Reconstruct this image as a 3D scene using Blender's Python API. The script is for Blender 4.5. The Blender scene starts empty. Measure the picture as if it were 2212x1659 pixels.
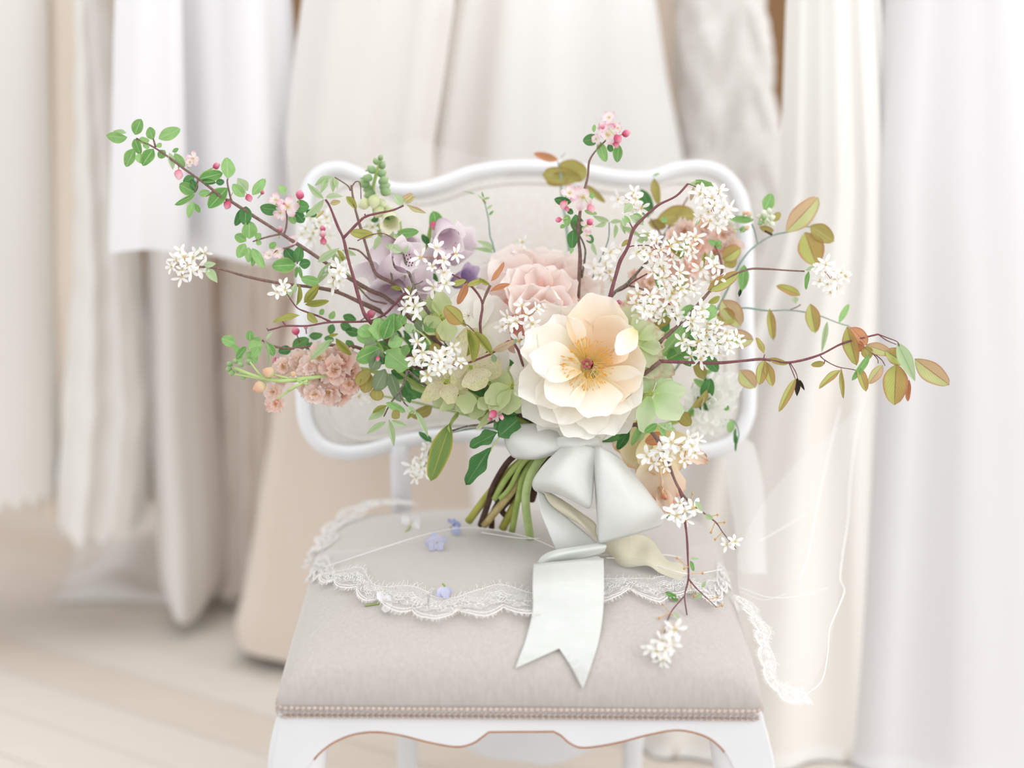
import bpy, bmesh, math, random
from mathutils import Vector, Matrix
R = random.Random(7)
C = bpy.context.scene.collection
SC = bpy.context.scene
PI = math.pi

# ------------------------------------------------------------------ camera, world, lights, exposure
CAM = Vector((0, 0, 1.22)); PITCH = math.radians(14); F = 3500.0
cd = bpy.data.cameras.new('camera'); cam = bpy.data.objects.new('camera', cd); C.objects.link(cam)
cam.location = CAM; cam.rotation_euler = (PI/2 - PITCH, 0, 0)
cd.sensor_width = 36; cd.lens = 36*F/2212
cd.dof.use_dof = True; cd.dof.focus_distance = 1.985; cd.dof.aperture_fstop = 1.3
SC.camera = cam
w = bpy.data.worlds.new('world'); SC.world = w; w.use_nodes = True
w.node_tree.nodes['Background'].inputs[0].default_value = (.985, .99, 1.0, 1)
w.node_tree.nodes['Background'].inputs[1].default_value = 1.2
def area(name, loc, aim, sx, sy, power, col):
    l = bpy.data.lights.new(name, 'AREA'); l.shape = 'RECTANGLE'; l.size = sx; l.size_y = sy; l.energy = power; l.color = col
    o = bpy.data.objects.new(name, l); C.objects.link(o); o.location = loc
    o.rotation_euler = (Vector(aim) - Vector(loc)).to_track_quat('-Z', 'Y').to_euler()
area('window_light', (2.6, .5, 2.3), (.1, 2.2, .6), 1.8, 2.0, 37, (1, .99, .97))
area('overhead_fill', (-.3, 2.5, 2.75), (-.3, 2.7, 0), 3.4, 1.6, 16, (1, .985, .965))  # added soft fill from above, brightens the gowns and floor at the rear
SC.view_settings.view_transform = 'Standard'; SC.view_settings.look = 'None'
SC.view_settings.exposure = 0.0; SC.view_settings.gamma = 1; SC.view_settings.use_curve_mapping = False

# ------------------------------------------------------------------ picture coordinates -> points
cP, sP = math.cos(PITCH), math.sin(PITCH)
def ray(px, py):
    a = (px - 1106)/F; b = (py - 829.5)/F
    return Vector((a, cP - b*sP, -sP - b*cP))
def P(px, py, D): return CAM + ray(px, py)*D
def PY(px, py, Y):
    r = ray(px, py); return CAM + r*(Y/r.y)
def PZ(px, py, z=0.0):
    r = ray(px, py); return CAM + r*((z - CAM.z)/r.z)

# ------------------------------------------------------------------ materials
def lin(h):
    o = []
    for i in (0, 2, 4):
        v = int(h[i:i+2], 16)/255
        o.append(v/12.92 if v <= .04045 else ((v+.055)/1.055)**2.4)
    return tuple(o) + (1,)
def base_mat(name, rough=.8):
    m = bpy.data.materials.new(name); m.use_nodes = True
    nt = m.node_tree; b = nt.nodes['Principled BSDF']; b.inputs['Roughness'].default_value = rough
    b.inputs['Specular IOR Level'].default_value = .25
    return m, nt, b
def N(nt, t, **kw):
    n = nt.nodes.new(t)
    for k, v in kw.items(): setattr(n, k, v)
    return n
def mix(nt, fac, a, b):
    n = N(nt, 'ShaderNodeMix', data_type='RGBA')
    for idx, val in ((0, fac), (6, a), (7, b)):
        if hasattr(val, 'links'): nt.links.new(val, n.inputs[idx])
        else: n.inputs[idx].default_value = val
    return n.outputs[2]
def ramp(nt, fac, stops, interp='LINEAR'):
    n = N(nt, 'ShaderNodeValToRGB'); nt.links.new(fac, n.inputs[0]); n.color_ramp.interpolation = interp
    els = n.color_ramp.elements
    els[0].position, els[0].color = stops[0]
    els[1].position, els[1].color = stops[-1]
    for p, c in stops[1:-1]:
        e = els.new(p); e.color = c
    return n.outputs[0]
def noise(nt, scale, stretch=None, coord='Object', detail=3):
    tc = N(nt, 'ShaderNodeTexCoord'); src = tc.outputs[coord]
    if stretch:
        mp = N(nt, 'ShaderNodeMapping'); mp.inputs['Scale'].default_value = stretch; nt.links.new(src, mp.inputs[0]); src = mp.outputs[0]
    n = N(nt, 'ShaderNodeTexNoise'); n.inputs['Scale'].default_value = scale; n.inputs['Detail'].default_value = detail
    nt.links.new(src, n.inputs['Vector']); return n.outputs[0]
def bump(nt, b, h, strength=.2, dist=.002):
    n = N(nt, 'ShaderNodeBump'); n.inputs['Strength'].default_value = strength; n.inputs['Distance'].default_value = dist
    nt.links.new(h, n.inputs['Height']); nt.links.new(n.outputs[0], b.inputs['Normal'])
def translucent(nt, b, col, fac):
    out = nt.nodes['Material Output']; t = N(nt, 'ShaderNodeBsdfTranslucent'); ms = N(nt, 'ShaderNodeMixShader')
    if hasattr(col, 'links'): nt.links.new(col, t.inputs[0])
    else: t.inputs[0].default_value = col
    ms.inputs[0].default_value = fac
    nt.links.new(b.outputs[0], ms.inputs[1]); nt.links.new(t.outputs[0], ms.inputs[2]); nt.links.new(ms.outputs[0], out.inputs[0])
    return ms
def plain(name, c1, c2=None, rough=.8, scale=20, stretch=None, bmp=0, sheen=0, trans=0, bdist=.002):
    m, nt, b = base_mat(name, rough)
    if c2:
        nz = noise(nt, scale, stretch)
        col = ramp(nt, nz, [(.3, lin(c1)), (.7, lin(c2))]); nt.links.new(col, b.inputs['Base Color'])
        if bmp: bump(nt, b, nz, bmp, bdist)
    else:
        col = lin(c1); b.inputs['Base Color'].default_value = col
    if sheen: b.inputs['Sheen Weight'].default_value = sheen; b.inputs['Sheen Roughness'].default_value = .4
    if trans: translucent(nt, b, col, trans)
    return m
def leafmat(name, c1, c2, edge, rib, half=None, trans=.35):
    m, nt, b = base_mat(name, .55)
    tc = N(nt, 'ShaderNodeTexCoord'); sp = N(nt, 'ShaderNodeSeparateXYZ'); nt.links.new(tc.outputs['UV'], sp.inputs[0])
    a = N(nt, 'ShaderNodeMath', operation='SUBTRACT'); nt.links.new(sp.outputs[0], a.inputs[0]); a.inputs[1].default_value = .5
    ab = N(nt, 'ShaderNodeMath', operation='ABSOLUTE'); nt.links.new(a.outputs[0], ab.inputs[0])
    oi = N(nt, 'ShaderNodeObjectInfo')
    nz = noise(nt, 3.0, coord='Object')
    ad = N(nt, 'ShaderNodeMath', operation='ADD'); nt.links.new(nz, ad.inputs[0]); nt.links.new(oi.outputs['Random'], ad.inputs[1])
    hl = N(nt, 'ShaderNodeMath', operation='MULTIPLY'); nt.links.new(ad.outputs[0], hl.inputs[0]); hl.inputs[1].default_value = .5
    col = ramp(nt, hl.outputs[0], [(.25, lin(c1)), (.75, lin(c2))])
    if half:
        hr = ramp(nt, sp.outputs[0], [(.44, (.75,)*3+(1,)), (.52, (0, 0, 0, 1))]); col = mix(nt, hr, col, lin(half))
    # side veins
    wv = N(nt, 'ShaderNodeMath', operation='MULTIPLY_ADD'); nt.links.new(ab.outputs[0], wv.inputs[0]); wv.inputs[1].default_value = -1.1
    nt.links.new(sp.outputs[1], wv.inputs[2])
    s1 = N(nt, 'ShaderNodeMath', operation='MULTIPLY'); nt.links.new(wv.outputs[0], s1.inputs[0]); s1.inputs[1].default_value = 52
    s2 = N(nt, 'ShaderNodeMath', operation='SINE'); nt.links.new(s1.outputs[0], s2.inputs[0])
    vr = ramp(nt, s2.outputs[0], [(.8, (0, 0, 0, 1)), (1, (.4,)*3+(1,))]); col = mix(nt, vr, col, lin(rib))
    er = ramp(nt, ab.outputs[0], [(.38, (0, 0, 0, 1)), (.5, (.9,)*3+(1,))]); col = mix(nt, er, col, lin(edge))
    rr = ramp(nt, ab.outputs[0], [(.012, (.8,)*3+(1,)), (.04, (0, 0, 0, 1))]); col = mix(nt, rr, col, lin(rib))
    nt.links.new(col, b.inputs['Base Color']); bump(nt, b, s2.outputs[0], .25, .0004)
    translucent(nt, b, col, trans); return m
def petalmat(name, stops, streak=.12, trans=.35, veins=None):
    """colour runs from the petal's base (0) to its rim (1)"""
    m, nt, b = base_mat(name, .6)
    tc = N(nt, 'ShaderNodeTexCoord'); sp = N(nt, 'ShaderNodeSeparateXYZ'); nt.links.new(tc.outputs['UV'], sp.inputs[0])
    nz = noise(nt, 4.0, (9, .7, 1), coord='UV')
    ad = N(nt, 'ShaderNodeMath', operation='MULTIPLY_ADD'); nt.links.new(nz, ad.inputs[0]); ad.inputs[1].default_value = streak*2
    nt.links.new(sp.outputs[1], ad.inputs[2])
    sb = N(nt, 'ShaderNodeMath', operation='SUBTRACT'); nt.links.new(ad.outputs[0], sb.inputs[0]); sb.inputs[1].default_value = streak
    col = ramp(nt, sb.outputs[0], [(p, lin(c)) for p, c in stops])
    if veins:
        n2 = noise(nt, 8.0, (14, .8, 1), coord='UV')
        vr = ramp(nt, n2, [(.52, (0, 0, 0, 1)), (.62, (.75,)*3+(1,))]); col = mix(nt, vr, col, lin(veins))
    nt.links.new(col, b.inputs['Base Color']); bump(nt, b, nz, .35, .0006)
    translucent(nt, b, col, trans); return m
def sheer(name, col, opacity, cells=None):
    m, nt, b = base_mat(name, .7); b.inputs['Base Color'].default_value = lin(col)
    ms = translucent(nt, b, lin(col), .4)
    out = nt.nodes['Material Output']; tr = N(nt, 'ShaderNodeBsdfTransparent'); m2 = N(nt, 'ShaderNodeMixShader')
    nt.links.new(tr.outputs[0], m2.inputs[1]); nt.links.new(ms.outputs[0], m2.inputs[2]); nt.links.new(m2.outputs[0], out.inputs[0])
    if cells:
        nz = noise(nt, cells, detail=2)
        rr = ramp(nt, nz, [(.42, (opacity*.45,)*3+(1,)), (.6, (min(1, opacity*1.5),)*3+(1,))]); nt.links.new(rr, m2.inputs[0])
    else: m2.inputs[0].default_value = opacity
    return m

# ------------------------------------------------------------------ objects
W = {}
def link(name, data, parent=None, M=None, mat=None):
    o = bpy.data.objects.new(name, data); C.objects.link(o)
    M = M or Matrix(); o.matrix_basis = M; W[o] = M
    if parent is not None:
        o.parent = parent; o.matrix_parent_inverse = W[parent].inverted()
    return o
def thing(name, label, cat, loc, group=None):
    o = link(name, None, None, Matrix.Translation(loc)); o.empty_display_size = .02
    o['label'] = label; o['category'] = cat
    if group: o['group'] = group
    return o
def tag(o, label, cat, group=None):
    o['label'] = label; o['category'] = cat
    if group: o['group'] = group
    return o
def mesh(name, V, Fc, mat, uv=None, smooth=True):
    me = bpy.data.meshes.new(name); me.from_pydata([tuple(v) for v in V], [], Fc)
    if mat is not None: me.materials.append(mat)
    if smooth: me.polygons.foreach_set('use_smooth', [True]*len(me.polygons))
    if uv:
        l = me.uv_layers.new(name='uv')
        for lp in me.loops: l.data[lp.index].uv = uv[lp.vertex_index]
    me.update(); return me
def recenter(V):
    c = sum((Vector(v) for v in V), Vector())/max(1, len(V)); return c, [Vector(v) - c for v in V]
def mobj(name, V, Fc, mat, parent=None, uv=None, smooth=True):
    c, V = recenter(V)
    return link(name, mesh(name, V, Fc, mat, uv, smooth), parent, Matrix.Translation(c))
def catmull(pts, k=6):
    if len(pts) < 3:
        return [pts[0].lerp(pts[-1], i/k) for i in range(k+1)]
    p = [pts[0]*2 - pts[1]] + list(pts) + [pts[-1]*2 - pts[-2]]; out = []
    for i in range(1, len(p)-2):
        a, b, c, d = p[i-1], p[i], p[i+1], p[i+2]
        for j in range(k):
            t = j/k
            out.append(.5*((2*b) + (c-a)*t + (2*a-5*b+4*c-d)*t*t + (3*b-a-3*c+d)*t**3))
    out.append(p[-2].copy()); return out
def resample(pts, n):
    L = [0]
    for a, b in zip(pts, pts[1:]): L.append(L[-1] + (b-a).length)
    out = []; j = 0
    for i in range(n):
        s = L[-1]*i/(n-1)
        while j < len(L)-2 and L[j+1] < s: j += 1
        d = L[j+1]-L[j]; out.append(pts[j].lerp(pts[j+1], 0 if d < 1e-9 else (s-L[j])/d))
    return out
def tube_geo(V, Fc, pts, rad, sides=6, cap=True, flat=1.0):
    b0 = len(V); n = len(pts); up = None
    for i, p in enumerate(pts):
        t = (pts[min(i+1, n-1)] - pts[max(i-1, 0)]).normalized()
        if up is None: up = Vector((0, 0, 1)) if abs(t.z) < .9 else Vector((1, 0, 0))
        s = t.cross(up)
        if s.length < 1e-6: s = t.cross(Vector((.3, .8, .5)))
        s.normalize(); up = s.cross(t).normalized()
        r = rad(i/(n-1)) if callable(rad) else rad
        for k in range(sides):
            a = 2*PI*k/sides; V.append(p + s*(r*math.cos(a)) + up*(r*flat*math.sin(a)))
    for i in range(n-1):
        for k in range(sides):
            a = b0+i*sides+k; b = b0+i*sides+(k+1) % sides; Fc.append((a, b, b+sides, a+sides))
    if cap:
        Fc.append(tuple(b0+k for k in range(sides))[::-1]); Fc.append(tuple(b0+(n-1)*sides+k for k in range(sides)))
def tube(name, pts, rad, mat, parent=None, sides=6, smooth=4, flat=1.0):
    V, Fc = [], []
    if smooth: pts = catmull(pts, smooth)
    tube_geo(V, Fc, pts, rad, sides, True, flat)
    return mobj(name, V, Fc, mat, parent)
def sheet(name, rows, mat, parent=None, n=24, m=8, wave=None, round_rows=True, thick=0, proj=None, byindex=False):
    """cloth stretched over a list of rows of points"""
    if byindex:
        def ix(r): return [r[min(len(r)-2, int(t))].lerp(r[min(len(r)-2, int(t))+1], t-min(len(r)-2, int(t))) for t in ((len(r)-1)*i/(n-1) for i in range(n))]
        rr = [ix(r) for r in rows]
    else: rr = [resample(catmull(r, 8) if round_rows and len(r) > 2 else r, n) for r in rows]
    cols = [catmull([r[i] for r in rr], m) for i in range(n)]
    mm = len(cols[0]); V = []; uv = []
    for j in range(mm):
        for i in range(n):
            p = cols[i][j].copy()
            if proj: p = proj(p, i/(n-1), j/(mm-1))
            V.append(p); uv.append((i/(n-1), j/(mm-1)))
    Fc = [(j*n+i, j*n+i+1, (j+1)*n+i+1, (j+1)*n+i) for j in range(mm-1) for i in range(n-1)]
    if wave:
        me = mesh('t', V, Fc, None); nn = [Vector(v.normal) for v in me.vertices]; bpy.data.meshes.remove(me)
        V = [v + nn[k]*wave(uv[k][0], uv[k][1]) for k, v in enumerate(V)]
    o = mobj(name, V, Fc, mat, parent, uv)
    if thick:
        md = o.modifiers.new('thick', 'SOLIDIFY'); md.thickness = thick; md.offset = 0
    return o
def prism(name, pts, thick, mat, parent=None, bev=0):
    """polygon of points in one plane, pushed back along +Y"""
    n = len(pts); V = list(pts) + [p + Vector((0, thick, 0)) for p in pts]
    Fc = [tuple(range(n)), tuple(range(2*n-1, n-1, -1))] + [(i, i+n, (i+1) % n + n, (i+1) % n) for i in range(n)]
    o = mobj(name, V, Fc, mat, parent, smooth=False)
    bm = bmesh.new(); bm.from_mesh(o.data); bmesh.ops.recalc_face_normals(bm, faces=bm.faces); bm.to_mesh(o.data); bm.free()
    if bev:
        md = o.modifiers.new('bevel', 'BEVEL'); md.width = bev; md.segments = 3; md.limit_method = 'ANGLE'
    return o
# ================================================================== the room
M_plank = []
for i, (a, b_) in enumerate((('e6dfd6', 'e1d8cd'), ('e8e2da', 'e3dad0'), ('e2d9ce', 'dcd1c5'))):
    M_plank.append(plain('whitewashed_plank_%s' % 'abc'[i], a, b_, .55, 6, (1, 12, 1), .15))
M_sub = plain('floor_gap', '8d7a68'); M_wall = plain('warm_taupe_wall', '8f6f50', '876849', .9, 3)
floor = link('floor', mesh('floor', [(-3, .6, -.03), (3, .6, -.03), (3, 4.3, -.03), (-3, 4.3, -.03), (-3, .6, -.012), (3, .6, -.012), (3, 4.3, -.012), (-3, 4.3, -.012)],
        [(0, 3, 2, 1), (4, 5, 6, 7), (0, 1, 5, 4), (1, 2, 6, 5), (2, 3, 7, 6), (3, 0, 4, 7)], M_sub, smooth=False)); floor['kind'] = 'structure'
ang = math.radians(-32.5); ux = Vector((math.cos(ang), math.sin(ang), 0)); uy = Vector((-math.sin(ang), math.cos(ang), 0))
pw = .113
def inside(p): return -1.9 < p.x < 1.9 and 1.2 < p.y < 4.2
for r in range(-10, 60):
    off = 1.642 + (r-12)*pw; s = -4.0 + R.random()*.9
    while s < 4.5:
        L = 1.2 + R.random()*1.1; a, b_ = s + .0012, s + L - .0012; s += L
        # clip a board to the floor's extent
        ts = [a + (b_-a)*k/24 for k in range(25)]; ok = [t for t in ts if inside(ux*t + uy*off)]
        if len(ok) < 2: continue
        a2, b2 = min(ok), max(ok); q = []
        h = pw/2 - .0011
        for (t, d) in ((a2, -h), (b2, -h), (b2, h), (a2, h)): q.append(ux*t + uy*(off+d))
        dz = R.uniform(-.0006, .0004)
        V = [v + Vector((0, 0, -.014)) for v in q] + [v + Vector((0, 0, dz)) for v in q]
        mobj('floorboard', V, [(0, 3, 2, 1), (4, 5, 6, 7), (0, 1, 5, 4), (1, 2, 6, 5), (2, 3, 7, 6), (3, 0, 4, 7)], R.choice(M_plank), floor, smooth=False)
wb = link('wall_back', mesh('wall_back', [(-3, 4.3, -.03), (3, 4.3, -.03), (3, 4.3, 2.9), (-3, 4.3, 2.9), (-3, 4.4, -.03), (3, 4.4, -.03), (3, 4.4, 2.9), (-3, 4.4, 2.9)],
        [(0, 1, 2, 3), (5, 4, 7, 6), (0, 4, 5, 1), (2, 6, 7, 3), (1, 5, 6, 2), (0, 3, 7, 4)], M_wall, smooth=False)); wb['kind'] = 'structure'

# ================================================================== the hanging gowns
M_white = plain('white_satin', 'eae9eb', 'e6e5e7', .5, 5, (1, 1, .2), .1, .2)
M_bright = plain('bright_white_crepe', 'fbfbfa', 'f8f7f5', .7, 5, (1, 1, .2), 0, .2)
M_ivory = plain('ivory_crepe', 'e9e7e3', 'e5e2dd', .7, 5, (1, 1, .2), .1, .2)
M_cream = plain('cream_chiffon', 'f1e6da', 'ecdfd1', .8, 5, (1, 1, .2), .1, .2)
M_satin = plain('champagne_satin', 'e4e0dc', 'dfdad6', .45, 5, (1, 1, .2), .1, .3)
M_beige = plain('beige_silk', 'dfd3c8', 'dacdc0', .55, 5, (1, 1, .2), .1, .3)
M_taupe = plain('taupe_tulle', 'ebe2da', 'e5dbd2', .85, 5, (1, 1, .2), .1, .2)
M_chif = plain('white_chiffon', 'e0dfe1', 'dcdbdd', .7, 5, (1, 1, .2), .1, .2)
M_lace = plain('ruffled_lace', 'eeecea', 'e4e0db', .85, 60, None, .5, .2, bdist=.004)
M_rail = plain('brushed_steel', 'b8b4ae', rough=.3)
def interp(tab, y, k):
    if y <= tab[0][0]: return tab[0][k]
    for a, b_ in zip(tab, tab[1:]):
        if y <= b_[0]:
            t = (y-a[0])/(b_[0]-a[0]); return a[k]*(1-t) + b_[k]*t
    return tab[-1][k]
def gown(name, label, cat, prof, Y, deep, nf, amp, mat, hem=0.0, scal=0, ruffle=0.0, seed=0, group=None, K=44, NN=200, lean=0.0):
    """a skirt on its hanger: prof = (height in the picture, left edge, right edge), closed all round, pleats running down it"""
    rr = random.Random(seed); V = []; uv = []
    ph = [rr.uniform(0, 2*PI) for _ in range(5)]; fr = [nf, nf*1.7+.5, nf*.5+.3, nf*2.9]
    y0, y1 = prof[0][0], prof[-1][0]
    for j in range(K+1):
        s = j/K; py = y0 + (y1-y0)*s
        xl = interp(prof, py, 1); xr = interp(prof, py, 2)
        yy = Y - lean*s
        a = PY(xl, py, yy+deep*.9); b_ = PY(xr, py, yy+deep*.9); cx = (a.x+b_.x)/2; hw = (b_.x-a.x)/2 + amp*.15; z = PY(xl, py, yy).z
        for i in range(NN):
            t = 2*PI*i/NN
            f = math.sin(nf*t + ph[0] + .5*math.sin(3*s+ph[3])) + .55*math.sin(round(fr[1])*t + ph[1]) + .35*math.sin(round(fr[2])*t+ph[2])
            f = math.copysign(abs(f)**.8, f)
            am = .62*amp*(.25 + .75*s)
            rx = hw - am*.4 + am*f*.35; ry = deep*(.55+.45*s) + am*f
            dz = -abs(math.sin(scal*t))*hem*s**8 if scal else hem*math.sin(3*t+ph[3])*s**6
            if ruffle: ry += ruffle*math.sin(s*70 + 2.2*math.sin(5*t+ph[1]))*.5; rx += ruffle*math.sin(s*62 + 1.7*math.sin(7*t))*.4
            V.append(Vector((cx + rx*math.cos(t), yy + deep - ry*math.sin(t), max(.004, z + dz)))); uv.append((i/NN, s))
    Fc = [(j*NN+i, j*NN+(i+1) % NN, (j+1)*NN+(i+1) % NN, (j+1)*NN+i) for j in range(K) for i in range(NN)]
    Fc.append(tuple(range(NN-1, -1, -1)))
    top = sum(V[:NN], Vector())/NN
    o = thing(name, label, cat, Vector((top.x, top.y, max(.004, V[-1].z))), group)
    mobj('skirt', V, Fc, mat, o, uv)
    hk = [top + Vector((0, 0, -.01)), top + Vector((0, 0, .05)), Vector((top.x, top.y, RAILZ - .012)), Vector((top.x+.01, RAILY-.018, RAILZ+.012)), Vector((top.x, RAILY, RAILZ+.016)), Vector((top.x, RAILY+.018, RAILZ))]
    tube('hanger_hook', hk, .003, M_rail, o, 6, 5)
    return o
RAILZ = 1.78; RAILY = 3.05
rail = thing('clothes_rail', 'steel clothes rail holding up the row of bridal gowns', 'rail', Vector((0, RAILY, 0)))
tube('rail_bar', [Vector((-1.9, RAILY, RAILZ)), Vector((0, RAILY, RAILZ)), Vector((1.9, RAILY, RAILZ))], .012, M_rail, rail, 12, 2)
for sx, wd in ((-1.88, 'left'), (1.88, 'right')):
    rs = thing('rail_stand', 'steel stand carrying the %s end of the clothes rail' % wd, 'rail stand', Vector((sx, RAILY, 0)))
    tube('post', [Vector((sx, RAILY, 0)), Vector((sx, RAILY, .9)), Vector((sx, RAILY, RAILZ-.012))], .014, M_rail, rs, 12, 2)
    tube('foot', [Vector((sx, RAILY-.25, .015)), Vector((sx, RAILY, .015)), Vector((sx, RAILY+.25, .015))], .014, M_rail, rs, 12, 2)
TOP = -480
GW = 'bridal gowns hanging on the rail'
gown('bridal_gown', 'ivory gown with scalloped lace hem at the far left edge', 'dress', [(TOP, -260, 20), (0, -270, 95), (500, -280, 108), (1090, -300, 125)], 2.80, .12, 4, .010, M_ivory, .022, 14, seed=3, group=GW)
gown('bridal_gown', 'cream chiffon gown between the lace gown and the white slips', 'dress', [(TOP, 60, 200), (0, 70, 262), (600, 70, 300), (900, 80, 330), (1120, 90, 330)], 2.90, .12, 7, .022, M_cream, .016, 7, seed=5, group=GW)
gown('bridal_gown', 'ivory gown with short ruffled lace hem above its own train', 'dress', [(TOP, 160, 210), (0, 170, 225), (600, 165, 300), (900, 140, 330), (1150, 128, 305)], 2.84, .09, 6, .018, M_ivory, .028, 6, .006, seed=9, group=GW)
gown('bridal_gown', 'champagne satin column gown ending on the floor left of the chair', 'dress', [(TOP, 330, 400), (0, 320, 430), (520, 315, 450), (900, 318, 462), (1150, 335, 482), (1290, 350, 480), (1336, 370, 462)], 2.88, .10, 3, .010, M_satin, .01, 0, seed=12, group=GW)
gown('bridal_slip', 'white satin slip with straight hem, left one of two', 'dress', [(TOP, 300, 380), (0, 248, 392), (300, 242, 400), (530, 236, 408), (545, 236, 408)], 2.50, .05, 3, .012, M_white, .004, 0, seed=21, group=GW)
gown('bridal_slip', 'white satin slip with straight hem, right one of two', 'dress', [(TOP, 470, 560), (0, 378, 630), (300, 385, 655), (530, 388, 665), (560, 390, 668)], 2.56, .06, 4, .022, M_white, .006, 0, seed=25, group=GW)
gown('bridal_gown', 'shaded taupe tulle gown deep between the satin and beige gowns', 'dress', [(TOP, 500, 560), (0, 480, 600), (600, 470, 640), (1000, 455, 650), (1290, 470, 640)], 3.0, .12, 9, .02, M_taupe, .01, 0, .008, seed=31, group=GW)
gown('bridal_gown', 'greige pleated gown above the left end of the chair back', 'dress', [(TOP, 740, 880), (0, 655, 985), (180, 632, 962), (330, 618, 940), (700, 655, 930), (820, 680, 920)], 2.50, .09, 5, .022, M_satin, .006, 0, seed=37, group=GW)
gown('bridal_gown', 'beige silk gown flaring to the floor behind the chair', 'dress', [(TOP, 800, 900), (0, 780, 900), (400, 700, 940), (700, 630, 1000), (860, 603, 1020), (1100, 565, 1050), (1300, 535, 1080), (1410, 508, 1090), (1448, 520, 1080)], 2.68, .13, 4, .014, M_beige, .006, 0, seed=41, group=GW)
gown('bridal_gown', 'bright white full-skirted gown over the middle of the chair back', 'dress', [(TOP, 1080, 1310), (0, 985, 1415), (180, 955, 1440), (330, 930, 1470), (900, 840, 1560), (1330, 800, 1620)], 2.75, .16, 6, .036, M_bright, .008, 0, seed=44, group=GW)
gown('bridal_gown', 'greige gown showing as a narrow strip between the bright white and lace gowns', 'dress', [(TOP, 1380, 1500), (0, 1390, 1530), (400, 1390, 1560), (900, 1380, 1600), (1240, 1370, 1610)], 3.12, .08, 6, .014, M_cream, .006, 0, seed=48, group=GW)
gown('bridal_gown', 'white ruffled lace gown left of the dark gap', 'dress', [(TOP, 1490, 1600), (0, 1462, 1655), (200, 1465, 1672), (420, 1468, 1700), (900, 1440, 1715), (1330, 1420, 1730)], 2.88, .12, 5, .02, M_lace, .01, 9, .018, seed=50, group=GW)
gown('bridal_gown', 'ivory gown with straight soft pleats right of the dark gap', 'dress', [(TOP, 1740, 1860), (0, 1706, 1900), (420, 1692, 1930), (560, 1660, 1940), (900, 1520, 1960), (1250, 1440, 1990), (1720, 1350, 2030)], 2.36, .09, 8, .02, M_ivory, .006, 0, seed=57, group=GW)
gown('bridal_gown', 'white chiffon gown with wide folds at the right edge', 'dress', [(TOP, 1960, 2170), (0, 1900, 2330), (400, 1850, 2390), (900, 1835, 2440), (1760, 1750, 2540)], 2.30, .16, 7, .018, M_chif, .0, 0, seed=61, group=GW)
# trains on the floor
def train(name, label, rows, mat, lift, seed):
    rr = random.Random(seed); a, b_ = rr.uniform(0, 6), rr.uniform(0, 6)
    pts = [[PZ(x, y, .006) for x, y in r] for r in rows]
    def pj(p, u, v):
        e = (math.sin(PI*min(1, max(0, u)))**.5)*(math.sin(PI*min(1, max(0, v)))**.45)
        p.z = .004 + e*lift*(.65 + .35*math.sin(9*u+a+4*v) + .2*math.sin(17*v+b_)); return p
    return sheet(name, pts, mat, None, 36, 14, proj=pj)
tag(train('gown_train', '', [[(165, 1170), (250, 1120), (330, 1110), (460, 1130)], [(150, 1230), (260, 1220), (380, 1210), (480, 1230)], [(110, 1300), (220, 1296), (330, 1302), (450, 1310)]], M_satin, .075, 3), 'champagne satin train pooled on the floorboards at the left', 'train')
tag(train('gown_train', '', [[(470, 1190), (520, 1180), (600, 1190)], [(480, 1240), (530, 1235), (610, 1250)], [(478, 1290), (520, 1312), (600, 1330)]], M_cream, .05, 5), 'peach-edged train crumpled on the floor between two gowns', 'train')

# ================================================================== the chair
M_paint = plain('white_painted_wood', 'e4e5e8', 'dfe0e3', .45, 14, None, .06)
M_worn = plain('worn_wood_edge', 'c08a63', 'a8714b', .6, 60)
M_seat = plain('oatmeal_linen', 'c0bab5', 'b8b1ab', .95, 220, (1, 1, .25), .35, .5)
M_piping = plain('linen_piping', 'bfbab4', 'b4aea7', .9, 300)
M_braid = plain('braid_cord', 'd6cac1', 'bdaba0', .9, 400)
SX, SY, HW, HD, ZB = .0087, 1.975, .276, .275, .417
def edgef(t): t = min(1, abs(t)); return max(0, 1 - t**14)**.36
def seat_z(x, y):
    v = (y-SY)/HD; hw = HW*(1 + .016*(v+1)); u = (x-SX)/hw
    if abs(u) > 1 or abs(v) > 1: return -1
    return ZB + .052*edgef(u)*edgef(v) + .05*(1-abs(u)**2.6)*(1-abs(v)**2.4)
def on_seat(px, py, lift=.0):
    r = ray(px, py); D = 1.7
    while D < 2.45:
        p = CAM + r*D
        if p.z < seat_z(p.x, p.y) + lift: return p
        D += .0015
    return CAM + r*2.3
chair = thing('armless_chair', 'white painted cabriole-leg chair with oatmeal linen seat holding the bouquet', 'chair', Vector((SX, SY, 0)))
V, Fc, uv = [], [], []; n = 64
def tt(i): x = 2*i/n - 1; return math.sin(x*PI/2)**1 if abs(x) < 1 else x
for j in range(n+1):
    for i in range(n+1):
        u, v = tt(i), tt(j); hw = HW*(1 + .016*(v+1)); y = SY + v*HD
        x = SX + u*hw; V.append(Vector((x, y, ZB + .052*edgef(u)*edgef(v) + .05*(1-abs(u)**2.6)*(1-abs(v)**2.4))))
Fc = [(j*(n+1)+i, j*(n+1)+i+1, (j+1)*(n+1)+i+1, (j+1)*(n+1)+i) for j in range(n) for i in range(n)]
loop = [i for i in range(n+1)] + [(j+1)*(n+1)+n for j in range(n)] + [n*(n+1)+n-1-i for i in range(n)] + [(n-1-j)*(n+1) for j in range(n-1)]
b0 = len(V)
for k in loop: V.append(V[k] + Vector((0, 0, -.012)))
m_ = len(loop)
for k in range(m_): Fc.append((loop[k], b0+k, b0+(k+1) % m_, loop[(k+1) % m_]))
Fc.append(tuple(b0+k for k in range(m_)))
mobj('seat_cushion', V, Fc, M_seat, chair)
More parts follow.
